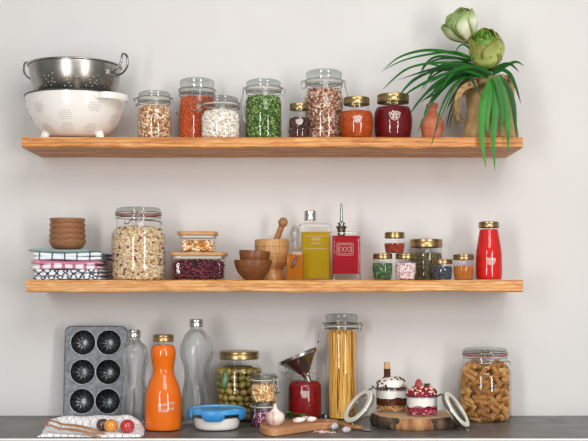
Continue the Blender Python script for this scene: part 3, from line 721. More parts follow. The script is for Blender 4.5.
# ================================================================== MIDDLE SHELF
T = S_MID; D = 3.17; s = D/F
def folded(label, px0, px1, y0, y1, mat, z0, thick, seed, n_layers=2):
    """folded cloth: stacked rounded layers joined at the right-hand fold"""
    x0, x1 = X(px0, D), X(px1, D); w = x1-x0; dd = .17; rnd = random.Random(seed)
    root = M(); lay = thick/n_layers
    for k in range(n_layers):
        zc = lay*(k+.5); rings = []
        off = rnd.uniform(-.004, .004)
        for i in range(25):
            t = i/24; x = -w/2+w*t; e = min(1, math.sqrt(max(0, min(t, 1-t))*14))
            h = lay*.52*(.35+.65*e); y0_ = -dd/2+off+.003*math.sin(x*60+k+seed); bz = .0015*math.sin(x*35+seed+k*2)
            rings.append([Vector((x, y0_+h*.7*(1-math.cos(a))*0+(-h*.8*max(0, math.cos(a)) if False else 0)+(dd/2 if False else 0)+yy, zc+zz*h+bz)) for yy, zz, a in [(0.0, 0, 0), (.003, .75, 0), (.009, 1, 0), (dd-.009, 1, 0), (dd-.003, .75, 0), (dd, 0, 0), (dd-.003, -.75, 0), (dd-.009, -1, 0), (.009, -1, 0), (.003, -.75, 0)]])
        root.loft(rings)
    o = root.build('folded_towel', MAT[mat], loc=((x0+x1)/2, D+CAMY-.005, z0), smooth=80); return tag(o, label, 'towel', 'folded kitchen towels')
z = T+.0008
folded('white and navy checked towel at the bottom of the folded pile', 40, 106.5, 0, 0, 'clothC', z, .029, 1, 3)
folded('white and pink checked towel in the middle of the folded pile', 38, 104, 0, 0, 'clothB', z+.0305, .024, 2, 2)
folded('white and blue-grey checked towel on top of the white folded ones', 40, 108, 0, 0, 'clothA', z+.056, .021, 3, 2)
o = folded('plain grey-green folded cloth under the stack of wooden bowls', 36, 97, 0, 0, 'sagecloth', z+.0785, .009, 4, 1)
zt = T+.0885; R = 18.5*s
for k in range(5):
    zz = zt+k*.0155; rr = R-.0006*k
    pr = crom2([(rr*.45, 0), (rr*.72, .004), (rr*.92, .016), (rr, .030)], 5)
    wall_ = [(max(r-.0032, .002), zq+.0025) for r, zq in pr[::-1]]
    o = M().lathe([(0, 0)]+pr+[(rr-.0030, .0305)]+[(q*.985, w) for q, w in wall_[1:]]+[(0, .0035)], 48).build('wooden_bowl', MAT['bowl2'], loc=(X(67.5, D), D+CAMY, zz), smooth=60)
    tag(o, ['lowest brown wooden bowl of the stack on the folded towels', 'second brown wooden bowl from the bottom of the stack on towels', 'middle brown wooden bowl of the stack on the folded towels', 'second brown wooden bowl from the top of the stack on towels', 'topmost brown wooden bowl of the stack on the folded towels'][k], 'bowl', 'stacked bowls on the towels')

_, pr, loc, g = clip_jar('large clip-top jar of muesli with reddish gasket, wire clasp across its front', 138.5, 3.15, T, 26.8, 22, 208, 215.5, 229, phi=PI/2+.15, gasket='pinkgasket', latch=False, hinge=True)
m = M(); N = 22*3.15/F; zs = g(215.5)
m.tube(crom([(-.030, -N-.006, zs-.020), (-.028, -N-.008, zs-.028), (-.016, -N-.012, zs-.026), (-.010, -N-.012, zs-.017), (.030, -N-.004, zs-.018), (.066, -N+.030, zs-.020), (.072, -N+.034, zs-.030)], 5), .0015, 6)
m.tube([(-.008, -N-.004, zs+.008), (-.008, -N-.008, zs-.024)], .0015, 6); m.tube([(.006, -N-.004, zs+.008), (.006, -N-.008, zs-.020)], .0015, 6)
m.build('latch', MAT['chrome'], _, smooth=180)
grains('muesli', 'pale oat muesli with raisins and pink dried fruit in large jar', 'muesli', loc, pr, .003, g(229), (.0042, .0034, .0016), G['muesli'], flake_base(), 1.6, .006, [(G['raisin'], 170, (.0065, .0045, .0035)), (G['pinkfruit'], 30, (.007, .006, .005)), (G['whitebean'], 60, (.006, .005, .003))])
m = M(); pts = [(X(128+dx, 3.15)-loc[0], -(26.8*3.15/F-.006)+.012*abs(dx)/10, g(252+dy)) for dx, dy in [(0, 0), (5, -2), (9, 1), (3, 5), (8, 8), (11, 13), (6, 14), (13, 7), (1, -6), (10, -5), (4, 10), (12, 2)]]

def food_box(label, cx, y_top, y_lb, y_bot, wtop, wbot, z0, D, contents, lid_w):
    s = D/F; loc = (X(cx, D), D+CAMY, z0); root = thing('food_container', label, 'food container', loc)
    h = Z(y_lb, D)-z0; dt = wtop*s*.66
    m = M(); rings = []
    for z, w, d, r in ((.0, wbot*s*.92, dt*.84, .016), (.003, wbot*s*.98, dt*.96, .018), (.010, wbot*s, dt, .018), (h*.6, (wbot+(wtop-wbot)*.6)*s, dt, .018), (h-.006, wtop*s*.985, dt, .018), (h-.004, wtop*s, dt+.003, .018), (h, wtop*s, dt+.003, .018)): rings.append(rrect(w, d, r, z, 7))
    M().loft(rings, cap=False).add(rings[0], [tuple(range(len(rings[0])))]).build('body', MAT['glass'], root, smooth=60)
    top = Z(y_top, D)-z0
    m = M(); m.loft([rrect(lid_w*s, dt+.012, .020, h+.001, 7), rrect(lid_w*s, dt+.012, .020, top, 7)]); lid = m.build('lid', MAT['lidwood'], root, bevel=.0015, smooth=50)
    M().loft([rrect(wtop*s*.94, dt*.93, .016, h-.007, 7), rrect(wtop*s*.94, dt*.93, .016, h+.001, 7)]).build('seal', MAT['gasket'], lid, smooth=50)
    name, lab, cat, mat, fy, size, base = contents; fz = Z(fy, D)-z0; mm = M(); pts = []
    W, Dp = wbot*s*.95-.004, dt*.90-.004; st = sum(size)/3*1.5
    def inside(x, y, W, Dp): return True
    mm.loft([rrect(W-.012, Dp-.012, .010, .004), rrect(W-.012, Dp-.012, .010, fz-.003)])
    zz = .003+size[2]
    while zz < fz+.0005:
        k = 1+.06*zz/h
        for ins in (0, .0045):
            ring = rrect(W*k-2*size[0]-2*ins, Dp*k-2*size[0]-2*ins, .010, zz, 12); per = sum((ring[i]-ring[i-1]).length for i in range(len(ring))); n = int(per/st); acc = 0; i = 0; o = random.random()*st
            d = o; cum = [0]
            for i in range(len(ring)): cum.append(cum[-1]+(ring[(i+1) % len(ring)]-ring[i]).length)
            while d < per:
                i = max(j for j in range(len(ring)) if cum[j] <= d); a, b = ring[i], ring[(i+1) % len(ring)]; q = a.lerp(b, (d-cum[i])/max(1e-6, (cum[i+1]-cum[i]))); pts.append((q.x, q.y, zz+random.uniform(-.3, .3)*st)); d += st*random.uniform(.8, 1.2)
        zz += st*.9
    for _ in range(int(W*Dp/st**2*1.3)): pts.append((random.uniform(-.5, .5)*(W-.014), random.uniform(-.5, .5)*(Dp-.014), fz-.001+random.uniform(0, .003)))
    scatter(mm, pts, size, base); o = mm.build(name, mat, loc=loc, smooth=180); tag(o, lab, cat, kind='stuff'); return root, top
_, top = food_box('wide rectangular glass container of dark red beans with wooden lid', 198.8, 252.7, 256.5, 279.6, 53, 51, T, 3.15, ('kidney_beans', 'dark red kidney beans filling the wide wooden-lidded container', 'beans', G['kidney'], 262.5, (.0034, .0038, .0066), kidney_base()), 56)
food_box('small rectangular glass container of pale nuts stacked on the red bean container', 198, 231.8, 235.8, 252.5, 37, 34.5, T+top+.0008, 3.15, ('nut_mix', 'pale yellow and brown nuts inside the small upper container', 'nuts', G['nutmix'], 242, (.0042, .0040, .0040), ell_base()), 39.5)
# dark wooden bowls
D = 3.10; s = D/F
def bowl(label, cx, z0, R, h, tilt, foot=.38, mat='bowl'):
    pr = crom2([(R*foot, 0), (R*(foot+.1), .003), (R*.80, h*.38), (R*.95, h*.72), (R, h)], 5)
    inn = [(max(r-.0045, .001), min(z+.004, h)) for r, z in pr[::-1]]
    o = M().lathe([(0, .0)]+pr+inn+[(0, .0045)], 56).build('wooden_bowl', MAT[mat], loc=(X(cx, D), D+CAMY, z0), smooth=60); o.rotation_euler = tilt; return tag(o, label, 'bowl', 'dark wooden bowls by the mortar')
bowl('larger dark wooden bowl underneath, in front of the mortar', 253, T, 19*s, Z(260, D)-T, (0, .0, 0))
bowl('smaller dark wooden bowl nested slightly tilted inside the larger bowl', 253.5, T+.022, 15.7*s, Z(251, D)-T-.022, (0, .06, .3), .40)
# mortar & pestle
D = 3.20; s = D/F; g = lambda y: Z(y, D)-T
mo = thing('mortar', 'light wooden mortar with turned grooves behind the dark bowls', 'mortar', (X(271.8, D), D+CAMY, T))
pr = [(13.5*s, 0), (14*s, .003), (13.8*s, .008), (11.5*s, g(272)), (10.8*s, g(270)), (12*s, g(267)), (14.6*s, g(264.5)), (15.4*s, g(262)), (15.8*s, g(258)), (16.4*s, g(255.5)), (16.4*s, g(254.6)), (15.9*s, g(254.2)), (16.5*s, g(253.8)), (17*s, g(248)), (17*s, g(247.4)), (16.6*s, g(247)), (17.1*s, g(246.6)), (17.3*s, g(242)), (16.8*s, g(240)), (15.8*s, g(239.6)), (14.2*s, g(240)), (13*s, g(246)), (10*s, g(260)), (0, g(264))]
M().lathe([(0, 0)]+pr, 56).build('body', MAT['mortar'], mo, smooth=35)
a = P(283.2, 222, 3.20); b = P(272, 252, 3.22)
pe = thing('pestle', 'brown wooden pestle with round knob leaning in the mortar', 'pestle', b); ax = (a-b); Ln = ax.length; R = ax.to_track_quat('Z', 'Y').to_matrix()
M().lathe([(0, -.012), (.012, -.008), (.016, .004), (.015, .02), (.0095, Ln*.45), (.0085, Ln*.78), (.0088, Ln*.86), (.0068, Ln*.87)], 32, mat=R).build('shaft', MAT['pestle'], pe, smooth=60)
M().ell(ax*.985, (.0142, .0142, .0150), R, 28, 16).build('knob', MAT['pestle'], pe, smooth=180)

def sq_bottle(name, label, cx, D, S, w, dd, y_top, prs, rad=.008):
    s = D/F; root = thing(name, label, 'bottle', (X(cx, D), D+CAMY, S)); rings = []
    for (wf, z) in prs: rings.append(rrect(w*s*wf, dd*wf, min(rad, w*s*wf*.45), z, 6))
    m = M().loft(rings, cap=False); m.add(rings[0], [tuple(range(len(rings[0])))])
    return root, m
# amber flask
D = 3.12; s = D/F; g = lambda y: Z(y, D)-T
root, m = sq_bottle('amber_bottle', 'small square bottle of amber liquid with glass neck, left of the oil', 295, D, T, 19, 19*s*.8, 251, [(.9, 0), (1, .003), (1, g(252.5)), (.9, g(250.5)), (.5, g(249))])
m.lathe([(4.6*s, g(249)), (3.6*s, g(246)), (3.5*s, g(241)), (4.6*s, g(240)), (4.6*s, g(238.5)), (3.2*s, g(238))], 24)
m.build('body', MAT['glass'], root, smooth=50)
M().lathe([(0, g(243)), (2.8*s, g(243)), (3.0*s, g(238)), (4*s, g(236)), (4.4*s, g(232)), (3*s, g(228.5)), (1.6*s, g(227.5)), (0, g(227.5))], 24).build('glass_stopper', MAT['lidglass'], root, smooth=60)
M().tube(crom([(-3.2*s, 0, g(241)), (-4.6*s, 0, g(236)), (-3.5*s, 0, g(229)), (0, 0, g(225.6)), (3.5*s, 0, g(229)), (4.6*s, 0, g(236)), (3.2*s, 0, g(241))], 5), .0007, 6).build('wire_clasp', MAT['chrome'], root, smooth=180)
o = M().loft([rrect(17.4*s, 19*s*.8-.003, .006, .003), rrect(17.4*s, 19*s*.8-.003, .006, g(253.5))]).build('amber_liquid', MAT['amber'], loc=tuple(root.location), smooth=50); tag(o, 'amber liquid filling the small square bottle', 'liquid', kind='stuff')
ch = M(); ch.tube(crom([(.004, 0, -.020), (.001, 0, -.008), (-.003, 0, .006), (-.008, 0, .018)], 5), [.001, .0025, .004, .0048, .0052, .0055, .0055, .0055, .0055, .005, .0048, .0045, .004, .003, .002, .001], 10)
for sg in (1,):
    o = ch.build('dried_chilli', flat('chilli_red', '5c1a12', .35, 0, .1), loc=(root.location.x+.001, root.location.y-19*s*.4+.0065-.006, T+.052), smooth=180); o.rotation_euler = (0, .75, 0); tag(o, 'dark red dried chilli inside the small amber bottle', 'chilli')
# oil bottle
D = 3.17; s = D/F; g = lambda y: Z(y, D)-T
root, m = sq_bottle('oil_bottle', 'tall square clear bottle of yellow olive oil with silver screw cap', 315.8, D, T, 30.5, .060, 224, [(.95, 0), (1, .003), (1, g(227)), (.97, g(224.6)), (.8, g(223.4)), (.4, g(223))])
m.build('body', MAT['glass'], root, smooth=50)
M().lathe([(7*s, g(223.6)), (5.6*s, g(222.6)), (5.4*s, g(219))], 32, c=(-5.6*s, 0, 0)).build('neck', MAT['glass'], root, smooth=50)
M().lathe(lid_prof(6.1*s, g(220.3), g(211)), 40, c=(-5.6*s, 0, 0)).build('screw_cap', MAT['silver'], root, smooth=35)
M().tube(crom([(-14.5*s, 0, g(224.4)), (-17*s, 0, g(226)), (-17.8*s, 0, g(231)), (-16*s, 0, g(237))], 5), .003, 8).build('glass_handle', MAT['lidglass'], root, smooth=180)
o = M().loft([rrect(28.6*s, .056, .006, .004), rrect(28.6*s, .056, .006, g(232.3))]).build('olive_oil', MAT['oil'], loc=tuple(root.location), smooth=50); tag(o, 'yellow olive oil filling the tall square bottle', 'liquid', kind='stuff')
mk = M()
for txt, sz, zz in (('OLIO', .011, g(239.5)), ('DI OLIVA', .007, g(244)),):
    v, f = text_geo(txt, sz); mk.add([(x, -.0305-w, zz+y) for x, y, w in v], f)
for yy in (236.5, 249): mk.tube([(-.032, -.0302, g(yy)), (.032, -.0302, g(yy))], .0005, 5)
mk.build('raised_mark', MAT['emboss'], root, smooth=40)
# vinegar bottle
D = 3.14; s = D/F; g = lambda y: Z(y, D)-T
root, m = sq_bottle('vinegar_bottle', 'square bottle of red vinegar with steel pourer and thick clear base', 346, D, T, 28.8, .056, 232, [(.98, 0), (1, .002), (1, g(234)), (.97, g(232.4)), (.6, g(231.8)), (.35, g(231.6))])
m.build('body', MAT['glass'], root, smooth=50)
M().loft([rrect(28*s, .054, .006, .001), rrect(28*s, .054, .006, g(274.2))]).build('thick_base', MAT['lidglass'], root, smooth=50)
M().lathe([(5.2*s, g(232.5)), (4.2*s, g(231)), (4.2*s, g(228))], 28, c=(-4.6*s, 0, 0)).build('neck', MAT['glass'], root, smooth=50)
po = M().lathe([(2.6*s, g(236)), (4.0*s, g(235)), (4.2*s, g(229)), (5.4*s, g(227.6)), (5.6*s, g(226.4)), (3.4*s, g(225.8)), (3.0*s, g(224.4)), (4.0*s, g(224)), (4.0*s, g(223)), (1.8*s, g(222)), (1.5*s, g(218)), (1.3*s, g(210)), (.9*s, g(203.5)), (0, g(203.3))], 28, c=(-4.6*s, 0, 0)).build('pourer', MAT['chrome'], root, smooth=40)
o = M().loft([rrect(26.8*s, .052, .006, g(273.8)), rrect(26.8*s, .052, .006, g(236))]).build('red_vinegar', MAT['vinegar'], loc=tuple(root.location), smooth=50); tag(o, 'translucent red vinegar in the square pourer bottle', 'liquid', kind='stuff')
mk = M(); cxm = -1.5*s; czm = g(249.5)
for rr_ in ((16*s, 12*s), (13*s, 9.2*s)):
    ring = [Vector((p.x+cxm, -.0284, p.y+czm)) for p in rrect(rr_[0], rr_[1], .004, 0, 4)]; mk.tube(ring, .0005, 5, True)
for dx in (-4, 0, 4): mk.tube([(cxm+dx*s+1.6*s*math.cos(t), -.0284, czm+2.4*s*math.sin(t)) for t in np.linspace(0, 2*PI, 12)[:-1]], .0005, 5, True)
mk.build('raised_mark', MAT['emboss'], root, smooth=40)

# spice jars
def spice(label, cx, D, S, yl, ylb, lw, bw, yb, fillname, filllab, cat, mat, fy, size, base=None, group='small gold-lidded spice jars'):
    ysh = ylb+1.6; H = yb-ysh
    r, pr, loc, g = screw_jar(label, cx, D, S, yl, ylb, lw, [(bw*.86, yb-.6), (bw*.93, yb-H*.25), (bw, yb-H*.55), (bw*.98, yb-H*.8), (lw*.92, ysh)], group=group)
    grains(fillname, filllab, cat, loc, pr, .0025, g(fy), size, mat, base, 1.3, .001); return g
Dd = 3.12
g = spice('small jar of green herbs, leftmost on the shelf beneath the red jar', 382.6, Dd, T, 253.6, 259, 9.6, 10.6, 279.6, 'green_herbs', 'chopped green herbs inside the leftmost small spice jar', 'herbs', G['spice_green'], 264, (.003, .0024, .0016))
spice('small jar of pink and white pieces beside the green herb jar', 405.6, Dd, T, 253.6, 259, 10, 11, 279.6, 'pink_sweets', 'pink and white pieces inside the second small jar', 'spice', G['spice_pink'], 264, (.0030, .0026, .0026))
spice('small jar of red spice stacked on the green and pink jars', 394.6, Dd, T+g(253.6)+.0006, 232.3, 238.2, 10, 10.6, 252.9, 'red_spice', 'dark red spice inside the topmost stacked jar', 'spice', G['spice_red'], 244, (.0018, .0016, .0012))
_, pr, loc, g = screw_jar('wide gold-lidded jar of grey-green lentils behind the small spice jars', 426, 3.23, T, 239.4, 247.5, 16.2, [(15.4, 279), (16, 274), (16.1, 262), (16, 254), (15.2, 250)])
grains('brown_lentils', 'grey-green lentils filling the wide jar behind spice jars', 'lentils', loc, pr, .003, g(254), (.0028, .0026, .0016), G['greylentil'])
spice('small jar of dark blue-grey seeds in front of the lentil jar', 442.3, Dd, T, 259.3, 264, 10.2, 10.2, 279.6, 'dark_seeds', 'dark blue-grey seeds inside the lowest small jar', 'seeds', G['poppy'], 267, (.0020, .0018, .0014))
spice('small jar of orange spice between dark seed jar and red bottle', 463.4, Dd, T, 254.4, 260, 10.2, 10.4, 279.6, 'orange_spice', 'orange ground spice inside the rightmost small jar', 'spice', G['turmeric'], 266.5, (.0014, .0013, .0011))
def bottle(label, px, D, S, y_lid, y_lb, lw, prof, lidmat, fill, glass='glass', name='glass_bottle', mod=None, nw=None):
    root, pr, loc, g = screw_jar(label, px, D, S, y_lid, y_lb, lw, prof, name=name, cat='bottle', lidmat=lidmat, glass=glass, part='cap', mod=mod, nw=nw)
    if fill: fill_liquid(fill[0], fill[1], loc, pr+[(lw*.9*D/F, g(y_lb))], g(fill[2]), fill[3])
    return root, pr, loc, g
root, pr, loc, g = bottle('gold-capped bottle of bright red smoothie at the shelf\'s right end', 488.8, 3.15, T, 221.8, 228, 10.1, [(12.4, 279), (13.2, 274), (13.2, 262), (12.8, 252), (11.5, 243), (10, 234), (9.4, 230.5)], 'gold', ('red_smoothie', 'bright red smoothie filling the gold-capped bottle', 229.5, 'red_smoothie'))
emboss(root, pr, g(262), [], crest=(.017, 0))

# ================================================================== WORKTOP
T = S_CNT
# muffin tin leaning on the wall
tin = thing('muffin_tin', 'dark grey fluted six-cup baking tin leaning on the wall behind the napkin', 'baking tin', (X(96, 3.235), 3.215+CAMY, T+.001))
D = 3.235; s = D/F; W = 31*s; H0 = Z(326, D)-T-.001; cw = 26.5*s; rc = 12.6*s; zc = [H0-16.2*s-i*29.2*s for i in range(3)]; xc = (-12.9*s, 12.7*s)
m = M(); th = .0012
def plate(y, flip):
    for ix, x in enumerate(xc):
        for iz, z in enumerate(zc):
            x0, x1 = (-W*.93, 0) if ix == 0 else (0, W*.93)
            z1 = H0-3.4*s if iz == 0 else (zc[iz]+zc[iz-1])/2; z0 = .010 if iz == 2 else (zc[iz]+zc[iz+1])/2
            n = 48; A, B = [], []
            angs = [2*PI*k/n for k in range(n)]
            for a in angs:
                c_, s_ = math.cos(a), math.sin(a); A.append((x+rc*c_, y, z+rc*s_))
                tx = ((x1-x)/c_ if c_ > 1e-6 else (x0-x)/c_ if c_ < -1e-6 else 1e9); tz = ((z1-z)/s_ if s_ > 1e-6 else (z0-z)/s_ if s_ < -1e-6 else 1e9); t_ = min(tx, tz)
                B.append((x+c_*t_, y, z+s_*t_))
            for cxr, czr in ((x0, z0), (x0, z1), (x1, z0), (x1, z1)):
                k = min(range(n), key=lambda q: (B[q][0]-cxr)**2+(B[q][2]-czr)**2); B[k] = (cxr, y, czr)
            m.add(A+B, [(k, (k+1) % n, n+(k+1) % n, n+k) for k in range(n)])
plate(-th, 0)
xo = W*.93; zt_, zb_ = H0-3.4*s, .010; N_ = 10
inner_ = []; outer_ = []
for qx, qz, a0 in ((1, 1, 0), (-1, 1, PI/2), (-1, 0, PI), (1, 0, 3*PI/2)):
    cx_ = qx*(W-.020); cz_ = (H0-.020) if qz else .020
    for k in range(N_+1):
        a = a0+PI/2*k/N_; outer_.append(Vector((cx_+.020*math.cos(a), -th, cz_+.020*math.sin(a))))
        inner_.append(Vector((max(-xo, min(xo, cx_+.020*math.cos(a)*.5)), -th, max(zb_, min(zt_, cz_+.020*math.sin(a)*.5)))))
for i, p in enumerate(inner_): # snap inner ring to the cell rectangle
    q = outer_[i]; inner_[i] = Vector((max(-xo, min(xo, q.x)), -th, max(zb_, min(zt_, q.z))))
m.loft([inner_, outer_], cap=False); m.loft([outer_, [Vector((p.x, .004, p.z)) for p in outer_]], cap=False)
pl = m.build('plate', MAT['tin'], tin, smooth=40)
M().tube(outer_, .0018, 6, True).build('rim', MAT['tin'], tin, smooth=180)
Rx = Matrix.Rotation(-PI/2, 3, 'X')
for x in xc:
    for z in zc:
        pc = [(rc, 0), (rc*.99, .003), (rc*.93, .010), (rc*.80, .019), (rc*.55, .026), (rc*.30, .029), (0, .030)]
        c = M().lathe(crom2(pc, 4), 96, c=(x, -th, z), mod=lambda a, zz, r: 1+.22*(abs(math.sin(a*5.5))-.6)*min(1, zz/.010), mat=Rx).build('cup', MAT['cup'], tin, smooth=70)
        M().tube([(x+rc*math.cos(t), -th-.0004, z+rc*math.sin(t)) for t in np.linspace(0, 2*PI, 49)[:-1]], .0013, 6, True).build('cup_rim', MAT['cuprim'], c, smooth=180)
tin.rotation_euler = (-.10, 0, 0)

# rippled clear bottles
def ripple_old(n, amp, tw): return lambda a, z, r: 1+amp*(math.sin(n*a+z*tw)+.45*math.sin((n+3)*a-z*tw*1.7+1.3))*(1 if z > .012 else .3)
def ripple(n, amp, tw): return lambda a, z, r: 1+amp*(1.1-abs(math.sin(n*.5*a+z*tw+.25*math.sin(z*60)))-.6*abs(math.sin((n-2)*.5*a-z*tw*1.4+1.3)))*(1 if .012 < z < .19 else .35)
r_, pr, loc, g = screw_jar('shorter clear rippled glass bottle with silver cap, left of orange juice', 134, 3.12, T, 330, 337.6, 6.7, [(13.2, 420), (13.6, 412), (13, 398), (11.4, 384), (11.2, 376), (12.8, 366), (14.0, 356), (12.4, 347), (7.4, 341.5), (6.0, 339.6)], name='glass_bottle', cat='bottle', lidmat='silver', glass='ripple', part='cap', mod=ripple(9, .085, 18), nw=5.9)
r_, pr, loc, g = screw_jar('taller clear rippled glass bottle with silver cap, right of orange juice', 196.3, 3.13, T, 319.5, 326.8, 6.7, [(15, 427), (15.6, 420), (14.8, 400), (12.2, 384), (11.6, 374), (13.8, 364), (16.6, 354), (15.4, 343), (11, 334), (7, 329.8), (6, 328.6)], name='glass_bottle', cat='bottle', lidmat='silver', glass='ripple', part='cap', mod=ripple(9, .075, 14), nw=5.9)
root, pr, loc, g = bottle('tall gold-capped bottle of orange juice standing between two clear bottles', 163.3, 2.975, T, 334.7, 341.6, 10.3, [(17.2, 431), (18.4, 426), (18.6, 410), (18.2, 396), (15.6, 385), (12, 376.5), (10.7, 370), (11.6, 362), (12.7, 355), (12.2, 349), (10, 345.2)], 'gold', ('orange_juice', 'opaque orange juice filling the gold-capped bottle', 345, 'juice'))
emboss(root, pr, g(405), [('Quattro', .0145, .008, .35, .12), ('Stagioni', .0145, -.007, .35, .12)], a0=-PI/2+.25)

# olive jar
root, pr, loc, g = screw_jar('large gold-lidded jar of green olives behind the blue-lidded container', 239, 3.195, T, 351, 359, 19.8, [(21.5, 421.5), (23, 417), (23.4, 400), (23.4, 378), (22.8, 369), (19.4, 364.5)], lidmat='gold')
OL = idmat('olive_skin', ['6a5c1c', '9a8430', '7e702a', 'a88e44', '7a5c24'], .3, Coat_Weight=.3)
mo_ = M(); mo_.ell((0, 0, 0), (.0092, .0092, .0118), None, 14, 10); first = None
m_ol = mo_.build('olive', OL, smooth=180); R0 = pr and max(r for r, z in pr)
k = 0
def place_olive(o, p, lab):
    o.location = p; o.rotation_euler = (random.random()*6, random.random()*6, random.random()*6)
    sc_ = random.uniform(1.0, 1.25); o.scale = (sc_, sc_, sc_)
    return tag(o, lab, 'olive', 'olives inside the large jar')
zz = .012
while zz < g(364.5)-.004:
    for ring, (rad, n) in enumerate(((R0-.0135, 16), (R0-.034, 9))):
        if ring and zz < g(372): continue
        off = random.random()*6
        for j in range(n):
            a = off+2*PI*j/n; o = m_ol if k == 0 else m_ol.copy()
            if k: COL.objects.link(o)
            place_olive(o, (loc[0]+rad*math.cos(a), loc[1]+rad*math.sin(a), T+zz+random.uniform(-.002, .002)), 'brownish green olive packed inside the large gold-lidded jar'); k += 1
    zz += .0190
br = M().lathe([(0, .003), (R0-.030, .004), (R0-.030, g(366)), (0, g(366))], 32).build('olive_brine', liquid('brine', '5c4814', .0), loc=loc, smooth=60); tag(br, 'murky brown brine between the olives in the large jar', 'liquid', kind='stuff')
pk = M().tube(crom([(0, 0, -.026), (0, 0, -.018), (.001, 0, 0), (0, 0, .018), (0, 0, .026)], 4), [.002, .006, .0085, .0092, .0095, .0097, .0098, .0099, .0099, .0098, .0097, .0095, .0092, .0088, .0082, .007, .003], 12).build('gherkin', flat('gherkin_green', '2f6a26', .35, 0, .15, 50), loc=(X(226, 3.195), loc[1]-R0*.80, T+g(378)), smooth=180)
pk.rotation_euler = (0, .1, 0); tag(pk, 'dark green gherkin upright inside the olive jar', 'gherkin')

# two small stacked clip jars
D = 3.06
_, pr, loc, g = clip_jar('small clip-top jar of red-purple beans underneath the cashew jar', 263, D, T, 12.5, 12, 401, 406.5, 409.5, phi=.9, latch_drop=.022, wire_r=.0012)
grains('purple_beans', 'red-purple beans inside the lower small clip-top jar', 'beans', loc, pr, .0025, g(411.5), (.0042, .0030, .0028), G['onion'])
topz = T+g(401)+.0006; gT = lambda y: Z(y, D)-topz
_, pr, loc, g = clip_jar('small clip-top jar of cashew nuts stacked on the purple bean jar', 263.8, D, topz, 13.5, 12.6, 374, 380, 383, phi=2.4, latch_drop=.022, wire_r=.0012)
grains('cashew_nuts', 'pale cashew nuts inside the upper small clip-top jar', 'nuts', loc, pr, .0025, g(386), (.0034, .0046, .0075), G['cashew'], kidney_base(), 1.5)

# blue-lidded container
D = 2.99; s = D/F; g = lambda y: Z(y, D)-T; cx = 216.8
box = thing('lidded_container', 'round glass container with bright blue clip-on lid, white food inside', 'food container', (X(cx, D), D+CAMY, T))
prc = crom2([(19*s, 0), (20.5*s, .002), (22.6*s, .010), (24*s, g(418)), (24.5*s, g(413.5))], 4)
M().lathe([(0, .001)]+prc+[(25.6*s, g(412.5)), (25.8*s, g(411.3)), (24.4*s, g(411))], 56).build('body', MAT['glass'], box, smooth=60)
lid = M().lathe([(25.5*s, g(412.6)), (27.3*s, g(412.4)), (27.6*s, g(409)), (26.6*s, g(407.4)), (24.6*s, g(407.2)), (23.8*s, g(408.6)), (0, g(408.6))], 64).build('lid', MAT['bluelid'], box, smooth=40)
M().tube(circ(24.2*s, g(408.2), 56), .0009, 6, True).build('seal', flat('pale_blue_seal', '9fd4f2', .4, 0, 0), lid, smooth=180)
for a in (-PI/2-.06, -.16, PI/2, PI+.12):
    q = []
    for (r, y) in ((26.6, 407.4), (28.9, 408.2), (29.6, 412), (28.6, 417.4), (27.4, 418.6), (26.9, 417.8), (27.6, 412.2), (26.4, 409)):
        q.append((r*s, g(y)))
    rings = []
    for t in np.linspace(-1, 1, 11):
        aa = a+t*.40; e = 1-.25*abs(t)**6
        rings.append([Vector((r*math.cos(aa), r*math.sin(aa), q[0][1]+(z-q[0][1])*e)) for r, z in q])
    M().loft(rings).build('clip', MAT['bluelid_dark'], box, smooth=50)
o = M().lathe([(0, .003)]+[(r-.002, max(z, .003)) for r, z in prc[:-3]]+[(rad_at(prc, g(416.8))-.002, g(416.8)), (0, g(416))], 48).build('yogurt', MAT['white_food'], loc=tuple(box.location), smooth=60); tag(o, 'smooth white food filling the blue-lidded container', 'food', kind='stuff')

# jam jar with funnel
root, pr, loc, g = screw_jar('open lidless jar of chunky red jam with a steel funnel on top', 304.8, 3.2, T, 371.5, 377.5, 13, [(14.8, 420), (16.2, 415), (16.6, 405), (16.6, 392), (16.2, 385), (13.6, 380.5)], name='open_jar', nw=12.6)
for c in list(root.children):
    if c.name.startswith('lid'): bpy.data.objects.remove(c)
s = 3.2/F; m = M()
for yy in (373, 375.5): m.tube(circ(12.8*s, g(yy), 40), .0008, 6, True)
m.tube(circ(14.2*s, g(378.8), 40), .0014, 6, True); m.build('screw_thread', MAT['lidglass'], root, smooth=180)
fill_liquid('berry_jam', 'chunky red berry jam filling the open jar under the funnel', loc, pr, g(381.5), 'berry_jam'); emboss(root, pr, g(393), [], crest=(.016, 0))
D = 3.2; s = D/F
rimc = P(297.5, 355.3, D); sp = P(306.8, 377.0, D); ax = (rimc-sp); H = ax.length; ax.y -= -.006; R = ax.to_track_quat('Z', 'Y').to_matrix()
fu = thing('funnel', 'tilted stainless steel funnel with loop handle resting in the red jam jar', 'funnel', sp)
pf = [(.0085, -.016), (.0095, 0), (.0125, .010), (.050, H*.80), (.0575, H*.86), (.0588, H*.90), (.0588, H), (.060, H+.0008), (.0575, H+.001), (.0572, H*.9), (.049, H*.82), (.011, .011), (.0082, 0), (.0070, -.016), (.0085, -.016)]
M().lathe(pf, 56, mat=R).build('cone', MAT['steel'], fu, smooth=35)
M().tube([R @ p for p in circ(.0595, H, 56)], .0016, 8, True).build('rim', MAT['steel'], fu, smooth=180)
b = P(279.5, 363.5, D-.01)-sp
hd = M(); q = [P(281, 362.5, 3.17), P(278.4, 366, 3.165), P(281, 371.5, 3.165), P(285, 373.6, 3.165), P(286.4, 369.6, 3.165), P(284.6, 366, 3.17)]
hd.tube(crom([p-sp for p in q], 5), .0024, 8); hd.build('handle', MAT['chrome'], fu, smooth=180)

